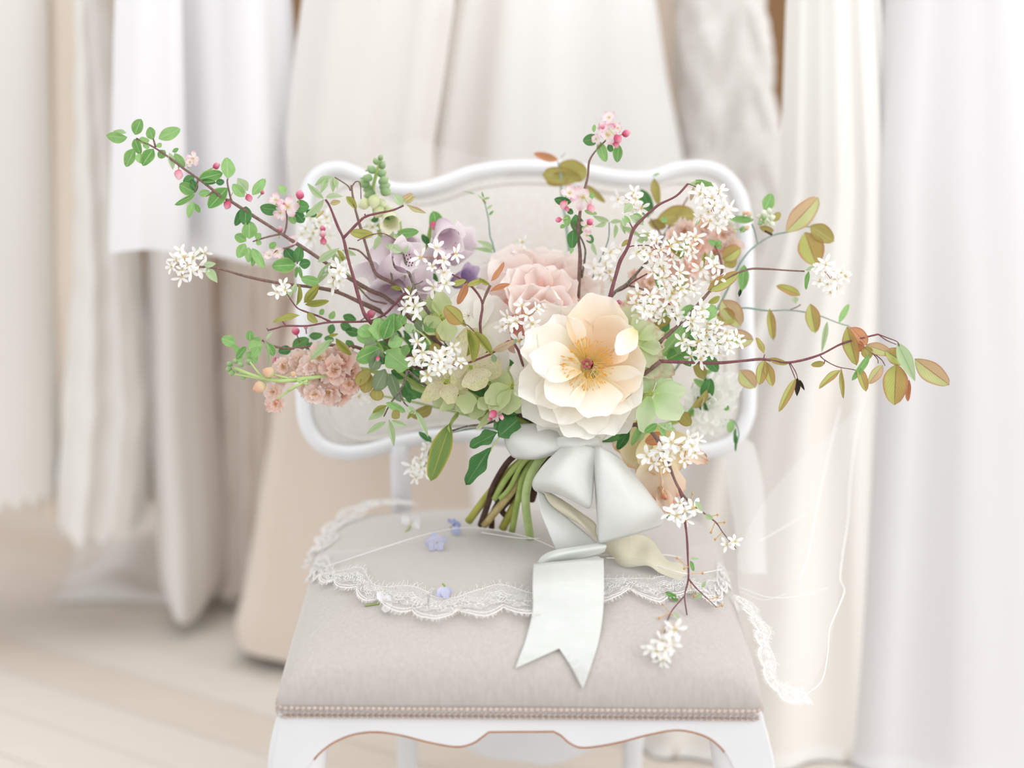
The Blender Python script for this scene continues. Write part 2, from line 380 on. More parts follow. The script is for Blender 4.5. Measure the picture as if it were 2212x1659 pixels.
# braid round the front and sides
V, Fc = [], []
def blob(V, Fc, c, ax, side, up, a, b_, h):
    s = len(V); V += [c+ax*a, c+side*b_, c+up*h, c-side*b_, c-up*h, c-ax*a]
    for q in ((0, 1, 2), (0, 2, 3), (0, 3, 4), (0, 4, 1), (5, 2, 1), (5, 3, 2), (5, 4, 3), (5, 1, 4)): Fc.append(tuple(s+k for k in q))
path = [Vector((SX-HW+.006, SY+HD, ZB)), Vector((SX-HW-.001, SY-HD+.012, ZB)), Vector((SX-HW+.006, SY-HD-.003, ZB)), Vector((SX, SY-HD-.005, ZB-.001)), Vector((SX+HW-.006, SY-HD-.003, ZB-.004)), Vector((SX+HW+.001, SY-HD+.012, ZB-.004)), Vector((SX+HW-.006, SY+HD, ZB))]
tot = sum((b_-a).length for a, b_ in zip(path, path[1:])); nb = int(tot/.0066); pp = resample(path, nb)
for i, p in enumerate(pp):
    t = (pp[min(i+1, nb-1)] - pp[max(i-1, 0)]).normalized(); o_ = Vector((t.y, -t.x, 0)); zz = Vector((0, 0, 1))
    blob(V, Fc, p+zz*.0005+o_*.001, (t+zz*.35).normalized(), (zz-t*.35).normalized(), o_, .0046, .0031, .0028)
    for k, sg in ((-.0055, 1), (-.0098, -1)):
        for h in (0, .5): blob(V, Fc, p+zz*k+t*(.0066*h)+o_*(.0012-.0034*h), (t+zz*.8*sg).normalized(), (zz*1-t*.8*sg).normalized(), o_, .0036, .0017, .0026)
br = mobj('braid_trim', V, Fc, M_braid, chair); br['kind'] = 'stuff'; br['label'] = 'plaited cream braid along the seat edge'
# front apron and cabriole legs
YA = SY-HD-.002
def cat2(pts, k=6): return [Vector((p.x, p.y, p.z)) for p in catmull(pts, k)]
lowl = [(648, 1680), (668, 1655), (690, 1628), (722, 1604), (765, 1587), (815, 1582), (870, 1590), (925, 1604), (985, 1614), (1020, 1607), (1040, 1594), (1056, 1582)]
lowr = [(1196, 1581), (1212, 1590), (1232, 1607), (1262, 1616), (1330, 1606), (1405, 1587), (1465, 1578), (1520, 1590), (1553, 1612), (1574, 1640), (1590, 1675)]
low = cat2([PY(x, y, YA) for x, y in lowl], 4) + cat2([PY(x, y, YA) for x, y in lowr], 4)
topz = ZB - .004
lo_ = [(1655, 1720), (1682, 1720), (1672, 1640), (1660, 1590), (1645, 1552)]; ro_ = [(602, 1552), (597, 1590), (588, 1640), (575, 1720), (632, 1720)]
prism('front_apron', low + [PY(1600, 1720, YA)] + [PY(x, y, YA) for x, y in lo_[1:4]] + [Vector((PY(1645, 1552, YA).x, YA, topz)), Vector((PY(602, 1552, YA).x, YA, topz))] + [PY(x, y, YA) for x, y in ro_[1:]], .028, M_paint, chair, .0025)
we = tube('worn_edge', [p + Vector((0, .0006, -.0002)) for p in low[6:-6]], .0009, M_worn, chair, 5, 0); we['label'] = 'brown wood showing along the worn lower edge'
def leg(cx, cy, sx, sy, front=True):
    prof = [(.401, .030, 0), (.37, .034, .006), (.33, .034, .012), (.27, .027, .013), (.2, .020, .006), (.12, .015, -.002), (.05, .013, .004), (.02, .017, .012), (.0, .016, .014)]
    if not front: prof = [(.44, .018, 0), (.3, .018, .0), (.15, .016, .01), (0, .014, .03)]
    V, Fc = [], []; q = 16; ks = catmull([Vector(p) for p in prof], 5)
    for p in ks:
        for k in range(q):
            a = 2*PI*k/q; c_, s_ = math.cos(a), math.sin(a)
            V.append(Vector((cx + sx*p.z + p.y*math.copysign(abs(c_)**.6, c_), cy + sy*p.z + p.y*math.copysign(abs(s_)**.6, s_), max(0, p.x))))
    for i in range(len(ks)-1):
        for k in range(q): a = i*q+k; b_ = i*q+(k+1) % q; Fc.append((a, a+q, b_+q, b_))
    Fc.append(tuple(range(q))); Fc.append(tuple((len(ks)-1)*q+k for k in range(q-1, -1, -1)))
    return mobj('leg', V, Fc, M_paint, chair)
leg(SX-HW+.028, YA+.041, -1, -.4); leg(SX+HW-.028, YA+.041, 1, -.4)
tube('paint_chip', [PY(1652, 1570, YA+.012), PY(1657, 1590, YA+.008), PY(1660, 1612, YA+.004)], lambda t: .0032*math.sin(PI*t)+.0003, plain('bare_primer', 'dccdb4'), chair, 6, 4, .3)
xr1 = PY(875, 1620, 2.2).x; xr2 = PY(1372, 1620, 2.2).x
for x_ in (xr1, xr2): leg(x_, SY+HD-.02, 0, 1, False)
for sx in (-1, 1):
    x_ = SX + sx*(HW-.012)
    V = []
    for (yy, z0) in ((YA+.04, .35), (SY+HD, .36)):
        for dx in (-.011, .011): V += [Vector((x_+dx, yy, z0)), Vector((x_+dx, yy, topz))]
    mobj('side_rail', V, [(0, 1, 3, 2), (4, 6, 7, 5), (0, 4, 5, 1), (2, 3, 7, 6), (0, 2, 6, 4), (1, 5, 7, 3)], M_paint, chair, smooth=False)
YR = SY+HD-.012
lr = [(840, 1590), (900, 1588), (985, 1604), (1048, 1636), (1124, 1646), (1190, 1653), (1257, 1631), (1310, 1604), (1390, 1590)]
lr = cat2([PY(x, y, YR) for x, y in lr], 4)
prism('rear_apron', lr + [Vector((lr[-1].x, YR, topz)), Vector((lr[0].x, YR, topz))], .02, M_paint, chair, .002)
# back: moulded frame, upholstered panel, piping, stiles
def BK(px, py): return P(px, py, 2.30 + (1000-py)*.00010)
fl = [(655, 860), (664, 920), (694, 962), (745, 978), (800, 972), (860, 955), (960, 940), (1060, 945), (1125, 952), (1190, 945), (1290, 940), (1390, 952), (1450, 968), (1520, 975), (1580, 955), (1610, 910), (1618, 850), (1612, 680), (1612, 520), (1600, 430), (1562, 378), (1510, 362), (1460, 368), (1400, 386), (1330, 384), (1240, 368), (1125, 362), (1030, 372), (960, 396), (900, 412), (840, 408), (780, 382), (735, 366), (695, 374), (668, 404), (658, 460), (655, 600), (654, 760)]
fp = [BK(x, y) for x, y in fl]; fc = catmull([fp[-1]] + fp + [fp[0], fp[1]], 5)[5:-5]
M_back_lit = plain('oatmeal_linen_lit_back', 'd8d4cf', 'd0cbc5', .95, 220, (1, 1, .25), .2, .5)  # same linen as the seat, its brighter sheen at this angle put into the colour
V, Fc = [], []; tube_geo(V, Fc, fc, .0138, 12, False, .8)
mobj('back_frame', V, Fc, M_paint, chair)
V, Fc = [], []; tube_geo(V, Fc, [p + Vector((0, -.008, 0)) for p in fc], .005, 8, False)
mobj('frame_moulding', V, Fc, M_paint, chair)
cen = BK(1128, 672); rings = [(0, .018), (.25, .018), (.5, .016), (.75, .012), (.88, .008), (.95, .002), (1.0, -.006)]
V = [cen + Vector((0, -.018, 0))]; Fc = []; q = len(fc)
for s, d in rings[1:]:
    for p in fc: V.append(cen.lerp(p, s) + Vector((0, -d, 0)))
for k in range(q): Fc.append((0, 1+k, 1+(k+1) % q))
for r_ in range(len(rings)-2):
    for k in range(q): a = 1+r_*q+k; b_ = 1+r_*q+(k+1) % q; Fc.append((a, a+q, b_+q, b_))
mobj('back_cushion', V, Fc, M_back_lit, chair)
V, Fc = [], []; tube_geo(V, Fc, [cen.lerp(p, .9) + Vector((0, -.007, 0)) for p in fc], .003, 6, False)
mobj('piping', V, Fc, M_back_lit, chair)
for (a, b_) in (((862, 955), xr1), ((1388, 955), xr2)):
    p = BK(*a); tube('back_stile', [p, p.lerp(Vector((b_, SY+HD-.01, .43)), .5), Vector((b_, SY+HD-.01, .41))], lambda t: .018, M_paint, chair, 12, 4, .8)
# ================================================================== leaf, petal and blossom shapes
LM = {
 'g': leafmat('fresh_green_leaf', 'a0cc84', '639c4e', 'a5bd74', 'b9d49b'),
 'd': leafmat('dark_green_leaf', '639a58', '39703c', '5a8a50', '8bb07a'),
 'y': leafmat('yellow_green_leaf', 'b9bf6c', 'a3ae5c', 'b08a4c', 'a88f48'),
 'o': leafmat('olive_gold_leaf', 'b3ab62', 'a49a58', 'a9773c', 'c2b578'),
 'b': leafmat('bronze_leaf', 'c3cc7c', 'b5b867', 'b8735a', '94654e', half='b7945a'),
 'k': leafmat('blushed_bronze_leaf', 'cdd39a', 'c3c98a', 'bd8468', 'a8705a', half='cfa98a'),
 'p': leafmat('pale_green_leaf', 'c3d6b0', 'b3cb9c', 'b9c79c', '9fbd86'),
 'r': leafmat('orange_leaf', 'd09a72', 'c58a62', 'b8664c', 'a86a50'),
 't': leafmat('tan_sepal', 'cdbb9c', 'c4ae90', 'b99c80', 'ad9478'),
 'x': leafmat('withered_leaf', '4a4136', '39322b', '3a2c2c', '2c2626'),
 'u': leafmat('sage_leaf', '91a484', '7b9470', '8a9a78', 'b3c0a0'),
}
def tone(name, c, **k): return plain(name, c, rough=.65, **k)
M_bark = plain('brown_bark', '6e5650', '8b6f66', .8, 260, None, .5); M_redbark = plain('red_brown_twig', '6e434b', '835557', .6, 200)
M_greybark = plain('dark_lichened_bark', '55483f', '8d8478', .9, 320, None, .6); M_green = plain('green_stem', 'a8b86c', '8fa656', .55, 90)
M_lime = plain('pale_green_stem', 'b9cb8e', 'a9bf7c', .55, 90); M_ystem = plain('yellow_green_stem', 'b1ab58', '979a48', .6, 60)
M_tanstem = plain('cut_tan_stem', 'c9b885', 'ab9662', .6, 60); M_darkstem = plain('dark_woody_stem', '453229', '5a4436', .8, 90)
M_teal = plain('thin_green_stem', '93a79b', '82988c', .6, 90)
M_bud = petalmat('apple_bud', [(0, 'c94a72'), (.5, 'dc6c8d'), (1, 'f3bcc8')], trans=.2)
M_bud2 = petalmat('apple_bud_pale', [(0, 'da6d8e'), (.5, 'eda9b8'), (1, 'f7dfe2')], trans=.2)
M_appl = petalmat('apple_petal', [(0, 'f8f3ea'), (.5, 'faeef0'), (1, 'f0bccb')], trans=.35)
M_svc = petalmat('serviceberry_petal', [(0, 'f0efd9'), (.3, 'fbfaf6'), (1, 'ffffff')], .05, trans=.3)
M_yel = tone('yellow_stamen', 'e9d27a'); M_grn = tone('green_calyx', 'a9be74'); M_red = tone('red_stalk', 'b9806c')
def ggrid(nu, nv, fn):
    V, uv = [], []
    for j in range(nv+1):
        for i in range(nu+1):
            u, v = 2*i/nu - 1, j/nv; V.append(fn(u, v)); uv.append((i/nu, v))
    return V, [(j*(nu+1)+i, j*(nu+1)+i+1, (j+1)*(nu+1)+i+1, (j+1)*(nu+1)+i) for j in range(nv) for i in range(nu)], uv
def prof_w(v, p, base, pw_=2.0):
    if v <= p: return base + (1-base)*math.sin(PI/2*v/p)**.8
    return max(0, 1 - ((v-p)/(1-p))**pw_)**(1/pw_ if pw_ > 1.5 else .9)
def leaf_data(kind, seed):
    rr = random.Random(seed); a, b_ = rr.uniform(0, 6), rr.uniform(0, 6)
    if kind == 'ovate': pk, fold, curl, wv, tip = .44, .20, .16, .03, 1.75
    elif kind == 'lance': pk, fold, curl, wv, tip = .42, .30, .22, .01, 1.5
    elif kind == 'fold': pk, fold, curl, wv, tip = .45, .75, .15, .02, 1.7
    elif kind == 'round': pk, fold, curl, wv, tip = .52, .14, .12, .04, 2.2
    else: pk, fold, curl, wv, tip = .46, .22, .2, .07, 1.8
    def fn(u, v):
        wd = prof_w(v, pk, .03, tip); x = .5*u*wd
        if kind == 'wavy': x *= 1 + .13*math.sin(13*v + a)
        z = abs(u)*wd*fold*.5 - curl*(v-.3)**2 + wv*math.sin(9*v+a+2*u)*abs(u) + .05*math.sin(3*v+b_)
        return Vector((x*(1-fold*.25), v, z))
    return ggrid(6, 12, fn)
LK = ['ovate', 'lance', 'fold', 'round', 'wavy']; _lc = {}
def leaf_me(kind, var, m):
    k = (kind, var, m)
    if k not in _lc:
        V, Fc, uv = leaf_data(kind, hash_(kind)+var*17); _lc[k] = mesh('leaf_'+kind, V, Fc, LM[m], uv)
    return _lc[k]
def hash_(s): return sum(ord(c)*(i+3) for i, c in enumerate(s))
def frame(b_, t, wid, roll=0, nz=None, to=None):
    d = t - b_; L = d.length; d.normalize(); v = (to or (CAM - (b_+t)/2)).normalized()
    n = v - d*v.dot(d)
    if n.length < 1e-4: n = Vector((0, 0, 1)) - d*d.z
    n.normalize(); n = Matrix.Rotation(roll, 3, d) @ n; s = d.cross(n)
    M = Matrix.Identity(4); z = nz or L
    for i in range(3): M[i][0] = s[i]*wid; M[i][1] = d[i]*L; M[i][2] = n[i]*z; M[i][3] = b_[i]
    return M
def leaves(T, D, txt, name='leaf', tilt=.25, roll=.5, dd=.0):
    """x0 y0 x1 y1 width material[kind] ; base to tip as they lie in the picture plane of this spray, D its distance"""
    for row in txt.split(';'):
        f = row.split()
        if not f: continue
        x0, y0, x1, y1, wd = map(float, f[:5]); m = f[5][0]; kd = f[5][1:] or {'g': 'o', 'd': 'o', 'y': 'f', 'o': 'o', 'b': 'o', 'k': 'o', 'p': 'l', 'r': 'o', 't': 'o', 'x': 'l', 'u': 'r'}[m]
        kd = {'o': 'ovate', 'l': 'lance', 'f': 'fold', 'r': 'round', 'w': 'wavy'}[kd]
        Dl = D(x0) if callable(D) else D
        Dl = safe(x1, y1, Dl) + dd*R.uniform(-1, 1); ln = math.hypot(x1-x0, y1-y0)/F*Dl
        b_ = P(x0, y0, Dl); t = P(x1, y1, Dl + R.uniform(-tilt, tilt)*ln)
        wm = wd/F*Dl*1.08/(.86 if kd == 'fold' else .95)
        M = frame(b_, t, wm, R.uniform(-roll, roll), ln*.9)
        link(name, leaf_me(kd, R.randrange(3), m), T, M)
def bud_data(seed=0):
    V, Fc = [], []; uv = []; q = 8; hs = [(0, .12), (.12, .34), (.35, .5), (.6, .48), (.82, .3), (1, .02)]
    for z, r in hs:
        for k in range(q):
            a = 2*PI*k/q; rr = r*(1+.12*math.cos(5*a+z*3)); V.append(Vector((rr*math.cos(a), z, rr*math.sin(a)))); uv.append((k/q, z))
    for j in range(len(hs)-1):
        for k in range(q): a = j*q+k; b_ = j*q+(k+1) % q; Fc.append((a, b_, b_+q, a+q))
    return V, Fc, uv
_bd = bud_data(); BUD = {k: mesh('bud', _bd[0], _bd[1], m, _bd[2]) for k, m in (('k', M_bud), ('l', M_bud2), ('w', petalmat('white_bud', [(0, 'cfe0b8'), (.4, 'eef0df'), (1, 'f6f3ea')])), ('g', petalmat('green_bud', [(0, '8fb277'), (.6, 'a9c592'), (1, 'c5d8ab')])), ('s', petalmat('peach_bud', [(0, 'b8cc8e'), (.35, 'f0d9b8'), (1, 'f2bfa4')])), ('c', petalmat('cream_bud', [(0, 'b9cf98'), (.4, 'e3e7bd'), (1, 'f1efd6')])))}
def buds(T, D, txt, stalk=None):
    """x y diameter material [angle]"""
    SV, SF = [], []
    for row in txt.split(';'):
        f = row.split()
        if not f: continue
        x, y, d = map(float, f[:3]); m = f[3]; an = math.radians(float(f[4]) if len(f) > 4 else R.uniform(-180, 180))
        Dl = (D(x) if callable(D) else D) + R.uniform(-.008, .008); s = d/F*Dl; b_ = P(x - .6*d*math.cos(an), y + .6*d*math.sin(an), Dl); t = P(x+.6*d*math.cos(an), y-.6*d*math.sin(an), Dl - .3*s)
        bo = link('bud', BUD[m], T, frame(b_, t, s, 0, s))
        if stalk: tube_geo(SV, SF, [b_, P(x - 1.7*d*math.cos(an)+R.uniform(-3, 3), y + 1.7*d*math.sin(an), Dl+.004)], .0008, 4, False)
    if SV: mobj('bud_stalks', SV, SF, M_lime if stalk == 1 else stalk, T)['kind'] = 'stuff'
# blossoms: a centre with stamens, its petals children of it
def bl_petal(kind, seed):
    rr = random.Random(seed); a = rr.uniform(0, 6)
    if kind == 'svc': return ggrid(2, 5, lambda u, v: Vector((.5*u*prof_w(v, .6, .14)*(1), v, .10*math.sin(3.5*v+a)+.05*u*u)))
    return ggrid(4, 5, lambda u, v: Vector((.5*u*prof_w(v, .58, .12), v, .10*u*u*v + .12*v*v + .03*math.sin(5*u+a)*v)))
def centre_me(n, L, mt, ms):
    V, Fc = [], []
    for k in range(n):
        a = 2*PI*k/n + .3*math.sin(k*7); r = L*(.6+.4*((k*37) % 10)/10); p = Vector((math.cos(a)*r*.6, math.sin(a)*r*.6, r*.8)); tube_geo(V, Fc, [Vector((0, 0, 0)), p], .012, 3, False)
        blob(V, Fc, p, Vector((0, 0, 1)), Vector((1, 0, 0)), Vector((0, 1, 0)), .05, .035, .035)
    blob(V, Fc, Vector((0, 0, .0)), Vector((0, 0, 1)), Vector((1, 0, 0)), Vector((0, 1, 0)), .12, .11, .11)
    return mesh('centre', V, Fc, mt)
SVP = []; APP = []
for s in range(3):
    V, Fc, uv = bl_petal('svc', s); SVP.append(mesh('petal', V, Fc, M_svc, uv)); V, Fc, uv = bl_petal('app', s); APP.append(mesh('petal', V, Fc, M_appl, uv))
CEN = {'svc': centre_me(8, .22, M_yel, 0), 'app': centre_me(11, .4, M_yel, 0)}
def blossom(T, kind, c, nrm, L, wid, npet=5, open_=.25, mats=None, cen=None, name='blossom'):
    nrm = nrm.normalized(); s = nrm.cross(Vector((0, 0, 1)));
    if s.length < .1: s = nrm.cross(Vector((1, 0, 0)))
    s.normalize(); u = nrm.cross(s); M = Matrix.Identity(4)
    for i in range(3): M[i][0] = s[i]*L; M[i][1] = u[i]*L; M[i][2] = nrm[i]*L; M[i][3] = c[i]
    o = link(name, cen or CEN[kind], T, M); a0 = R.uniform(0, 6)
    for k in range(npet):
        a = a0 + 2*PI*k/npet + R.uniform(-.25, .25); op = open_ + R.uniform(-.3, .4)
        d = (s*math.cos(a) + u*math.sin(a))*math.cos(op) + nrm*math.sin(op)
        l = L*R.uniform(.85, 1.1)
        link('petal', R.choice(mats or (SVP if kind == 'svc' else APP)), o, frame(c + d*.05*L, c + d*l, wid*R.uniform(.9, 1.1), 0, l, to=nrm))
    return o
def svc(T, D, txt, stem=None, spread=.015, stalk=None):
    """serviceberry clusters: x y rx ry count"""
    SV, SF = [], []
    for row in txt.split(';'):
        f = row.split()
        if not f: continue
        x, y, rx, ry, n = map(float, f[:5]); Dl = D(x) if callable(D) else D
        if len(f) > 5: Dl = float(f[5])
        c0 = P(x, y, Dl + .01)
        n = max(2, int(n*.72))
        for k in range(n):
            r = math.sqrt((k+.5)/n); a = k*2.4 + R.uniform(-.3, .3)
            p = P(x + rx*r*math.cos(a), y + ry*r*math.sin(a), Dl - spread*(1-r)*1.2 + R.uniform(-.006, .006))
            out = (p - c0); nn = (CAM-p).normalized() + out.normalized()*.9 + Vector((R.uniform(-.6, .6), R.uniform(-.4, .4), R.uniform(-.6, .6)))
            L = .0128*R.uniform(.78, 1.2); blossom(T, 'svc', p, nn, L, L*R.uniform(.30, .4), 5, .25)
            md = c0.lerp(p, .5) + Vector((0, 0, .002)); tube_geo(SV, SF, [c0, md, p], .00055, 4, False)
    if SV: mobj('flower_stalks', SV, SF, stalk or M_red, T)['kind'] = 'stuff'
def apple(T, D, txt):
    """x y petal length: open apple blossoms"""
    for row in txt.split(';'):
        f = row.split()
        if not f: continue
        x, y, s = map(float, f[:3]); Dl = D(x) if callable(D) else D; p = P(x, y, Dl)
        nn = (CAM-p).normalized() + Vector((R.uniform(-.5, .5), 0, R.uniform(-.2, .6))); L = s/F*Dl*.62
        blossom(T, 'app', p, nn, L, L*.68, 5, .2)
SAFE = [False]
def safe(x, y, D): return min(D, seatD(x, y)-.007) if SAFE[0] and y > 1150 else D
def PL(txt, D):
    out = []
    for q in txt.split(';'):
        f = q.split()
        if f: x, y = float(f[0]), float(f[1]); out.append(P(x, y, safe(x, y, float(f[2]) if len(f) > 2 else (D(x) if callable(D) else D))))
    return out
def knob(r0, r1, seed=1.0): return lambda t: (r0 + (r1-r0)*t)*(1 + .10*math.sin(37*t*seed+seed))
BIND = '1214 955 2.05'
def stem(T, D, txt, r0, r1, mat, name='stem', sides=7, sm=4): return tube(name, PL(txt, D), knob(r0, r1, R.uniform(.7, 1.3)), mat, T, sides, sm)

# ================================================================== big-flower petals
def petal_me(seed, mat, pk=.62, base=.22, cup=.28, curl=.25, ruf=.03, notch=.05, nu=10, nv=10, fr=6, tp=2.0):
    rr = random.Random(seed); a, b_, c_ = rr.uniform(0, 6), rr.uniform(0, 6), rr.uniform(0, 6)
    def fn(u, v):
        e_ = .38 + .22*tp
        wd = base + (1-base)*math.sin(PI/2*v/pk)**.85 if v < pk else 1 - (1-e_)*((v-pk)/(1-pk))**2
        x = .5*u*wd
        y = v*(1 - notch*(abs(math.sin(fr*.5*u+a)))*v*v) - (.54-.15*tp)*abs(u)**3*v*v
        z = cup*u*u*wd*.5 + curl*(v*v - v*.9) + ruf*math.sin(fr*u+a)*v**2 + ruf*.5*math.sin(2.3*fr*u+b_)*v**5 + ruf*.7*math.sin(5*v+c_)*u
        return Vector((x + ruf*.4*math.sin(fr*2*v+c_)*u*v, y, z))
    V, Fc, uv = ggrid(nu, nv, fn); return mesh('petal', V, Fc, mat, uv)
def petals(T, txt, mat, D0, name='petal', **k):
    """x0 y0 D0 x1 y1 D1 width roll [cup curl]"""
    for i, row in enumerate(txt.split(';')):
        f = row.split()
        if not f: continue
        x0, y0, a, x1, y1, b_, wd, roll = map(float, f[:8]); kk = dict(k)
        if len(f) > 8: kk['cup'] = float(f[8])
        if len(f) > 9: kk['curl'] = float(f[9])
        p, q = P(x0, y0, D0+a), P(x1, y1, D0+b_); L = (q-p).length
        M = frame(p, q, wd/F*D0*1.05, math.radians(roll), max(L, wd/F*D0*.6))
        link(name, petal_me(R.randrange(9999), mat, **kk), T, M)

def seatD(px, py): return (on_seat(px, py) - CAM).dot(Vector((0, cP, -sP)))
CUTS = {}
def cut(T, key):
    txt, r0, r1, m = {
     'A': ('1222 952 2.045; 1183 975 2.035; 1152 1015 2.035; 1138 1055 2.045; 1136 1095 2.06; 1146 1166 2.095', .0055, .0055, M_lime),
     'B': ('1205 955 2.05; 1165 968 2.045; 1124 998 2.05; 1092 1036 2.06; 1068 1078 2.08', .0036, .0038, M_green),
     'C': ('1190 962 2.07; 1120 1000 2.07; 1062 1060 2.09; 1012 1126 2.12', .0046, .0052, M_ystem),
     'D': ('1200 965 2.06; 1150 1005 2.06; 1101 1067 2.075; 1046 1134 2.115', .0045, .0052, M_tanstem),
     'E': ('1210 960 2.045; 1165 975 2.04; 1130 1000 2.045; 1101 1054 2.06; 1080 1077 2.07', .003, .0032, M_green),
     'F': ('1215 965 2.075; 1160 1015 2.08; 1112 1090 2.095; 1086 1141 2.12', .005, .0055, M_ystem),
     'G': ('1212 960 2.06; 1160 985 2.055; 1130 1028 2.055; 1121 1067 2.065; 1106 1148 2.105', .0035, .0042, M_green),
     'H': ('1195 955 2.055; 1150 965 2.055; 1101 994 2.06; 1066 1049 2.08; 1055 1086 2.09; 1038 1134 2.12', .0038, .0042, M_darkstem),
     'I': ('1205 960 2.07; 1160 990 2.07; 1124 1015 2.075; 1096 1052 2.085; 1074 1085 2.095', .0042, .0045, M_darkstem),
     'J': ('1210 965 2.08; 1150 1040 2.085; 1087 1095 2.1; 1096 1118 2.11', .004, .004, M_darkstem),
     'K': ('1220 960 2.06; 1185 985 2.06; 1170 1005 2.06; 1156 1052 2.075; 1148 1080 2.09', .006, .005, M_darkstem),
     'L': ('1205 960 2.085; 1120 1030 2.09; 1068 1100 2.11; 1062 1140 2.125', .0036, .004, M_darkstem),
    }[key]
    o = tube('cut_stem', PL(txt, 2), lambda t: r0 + (r1-r0)*t, m, T, 10, 5); return o
# ================================================================== the bouquet
# --- large cream peony in front
M_cpet = petalmat('cream_peony_petal', [(0, 'f6e2ac'), (.2, 'f9f0d6'), (.5, 'fbf6ea'), (1, 'fcfaf5')], .12, .3)
M_cpet2 = petalmat('apricot_cream_petal', [(0, 'f2cc9c'), (.35, 'f6deC0'), (.8, 'f9ebd8'), (1, 'fbf4e9')], .12, .32)
T = thing('peony', 'large open cream peony with golden stamens at the front of the bouquet', 'flower', P(1270, 785, 1.99))
D0 = 1.975
petals(T, '''1270 790 .03 1142 672 .03 135 10; 1262 792 .03 1110 752 .02 130 -6; 1262 800 .03 1098 822 .03 125 0; 1262 810 .03 1128 902 .03 130 6;
1268 815 .03 1178 950 .035 120 0; 1275 815 .03 1252 972 .03 125 0; 1285 810 .03 1335 948 .03 140 0; 1290 805 .03 1386 900 .03 135 0; 1290 795 .03 1404 832 .03 140 0;
1288 780 .035 1398 748 .03 125 0; 1283 770 .04 1335 668 .04 110 0; 1270 770 .045 1215 655 .045 100 0''', M_cpet, D0, cup=.22, curl=.2, ruf=.03, notch=.07)
petals(T, '''1282 775 .02 1290 630 .012 128 6 .5 .1; 1298 792 .015 1396 806 -.005 140 -8 .3 .3; 1294 775 .02 1365 698 -.005 112 -25 .5 .35; 1262 775 .03 1224 688 .02 96 0 .3 .2''', M_cpet2, D0, ruf=.035)
petals(T, '''1255 788 .01 1122 735 -.012 118 16 .25 .25; 1250 778 .01 1178 688 0 110 0 .3 .25; 1252 806 .01 1114 850 -.008 112 10 .3 .3; 1264 815 .01 1168 905 -.003 118 4 .3 .3;
1274 820 .01 1236 952 0 122 -6 .25 .25; 1287 816 .01 1318 945 -.003 125 5 .25 .3; 1293 808 .01 1380 880 -.008 118 -8 .3 .3''', M_cpet, D0, ruf=.035, notch=.07)
petals(T, '''1254 796 .0 1140 775 -.025 84 14 .35 .35; 1262 812 0 1178 862 -.02 96 6 .35 .35; 1284 818 0 1290 905 -.018 110 0 .3 .35''', M_cpet, D0, ruf=.035)
petals(T, '1372 712 -.02 1332 768 -.035 46 0 .5 .3', M_cpet, D0, name='curled_petal')
c0 = P(1268, 786, D0+.004); ax = (CAM-c0).normalized(); s_ = ax.cross(Vector((0, 0, 1))).normalized(); u_ = s_.cross(ax)
M_anth = tone('orange_anther', 'efa63c'); M_fil = tone('yellow_filament', 'f3d27c'); M_carp = petalmat('pink_carpel', [(0, 'e3cf8f'), (.6, 'd98f86'), (1, 'cf6f80')])
V, Fc = [], []; bm_ = []
blob(bm_, [], Vector(), Vector((0, 1, 0)), Vector((1, 0, 0)), Vector((0, 0, 1)), 1, .3, .3); AV, AF = [], []
blob(AV, AF, Vector(), Vector((0, 1, 0)), Vector((1, 0, 0)), Vector((0, 0, 1)), .5, .5, .5); AN = mesh('anther', AV, AF, M_anth)
for k in range(150):
    a = k*2.39996 + R.uniform(-.2, .2); rr_ = .013 + .021*math.sqrt(R.random()); h = .020 - (rr_-.013)*.35 + R.uniform(-.004, .004)
    dr = s_*math.cos(a) + u_*math.sin(a); p0 = c0 + dr*.008; p2 = c0 + dr*rr_ + ax*h; p1 = c0 + dr*(rr_*.8) + ax*h*.45
    tube_geo(V, Fc, [p0, p1, p2], .00035, 4, False)
    d2 = (dr + ax*R.uniform(-.2, .8) + s_*R.uniform(-.3, .3)).normalized(); link('anther', AN, T, frame(p2 - d2*.0018, p2 + d2*.0024, .0013, 0, .0013))
mobj('filaments', V, Fc, M_fil, T)['kind'] = 'stuff'
for k in range(5):
    a = k*1.257+.4; dr = s_*math.cos(a) + u_*math.sin(a); p = c0 + dr*.0035
    link('carpel', mesh('carpel', _bd[0], _bd[1], M_carp, _bd[2]), T, frame(p, p + dr*.002 + ax*.013, .0055, 0, .0055))
stem(T, 2, '1268 800 2.01; 1240 880 2.04; ' + BIND, .005, .0055, M_lime); cut(T, 'A')
# --- blush double peony behind it
M_bl = petalmat('blush_peony_petal', [(0, 'ee9c8d'), (.2, 'f5c6ba'), (.45, 'fae8e1'), (1, 'fcf6f2')], .12, .35)
M_bl2 = petalmat('coral_peony_petal', [(0, 'ea8a7c'), (.5, 'f3b0a3'), (1, 'f9d8ce')], .12, .35)
T = thing('peony', 'blush pink double peony with coral heart behind the cream peony', 'flower', P(1165, 650, 2.07))
D0 = 2.05
petals(T, '''1150 650 .045 1030 600 .045 130 0; 1145 640 .045 1078 536 .045 110 0; 1165 640 .05 1150 532 .05 120 0; 1210 640 .045 1222 538 .05 110 0; 1220 650 .045 1282 562 .045 120 0; 1225 665 .035 1302 630 .035 110 0; 1165 665 .03 1040 625 .02 120 0 .4 .3; 1160 650 .03 1062 560 .03 110 0 .4 .2; 1160 640 .04 1110 540 .04 95 0 .4 .1; 1175 640 .04 1190 545 .04 100 0; 1185 640 .04 1248 560 .04 95 0 .4 .2; 1190 650 .03 1296 600 .03 100 0;
1190 670 .02 1290 660 .02 90 0; 1160 680 .02 1052 690 .01 100 0 .4 .3''', M_bl, D0, cup=.4, curl=.2, ruf=.05)
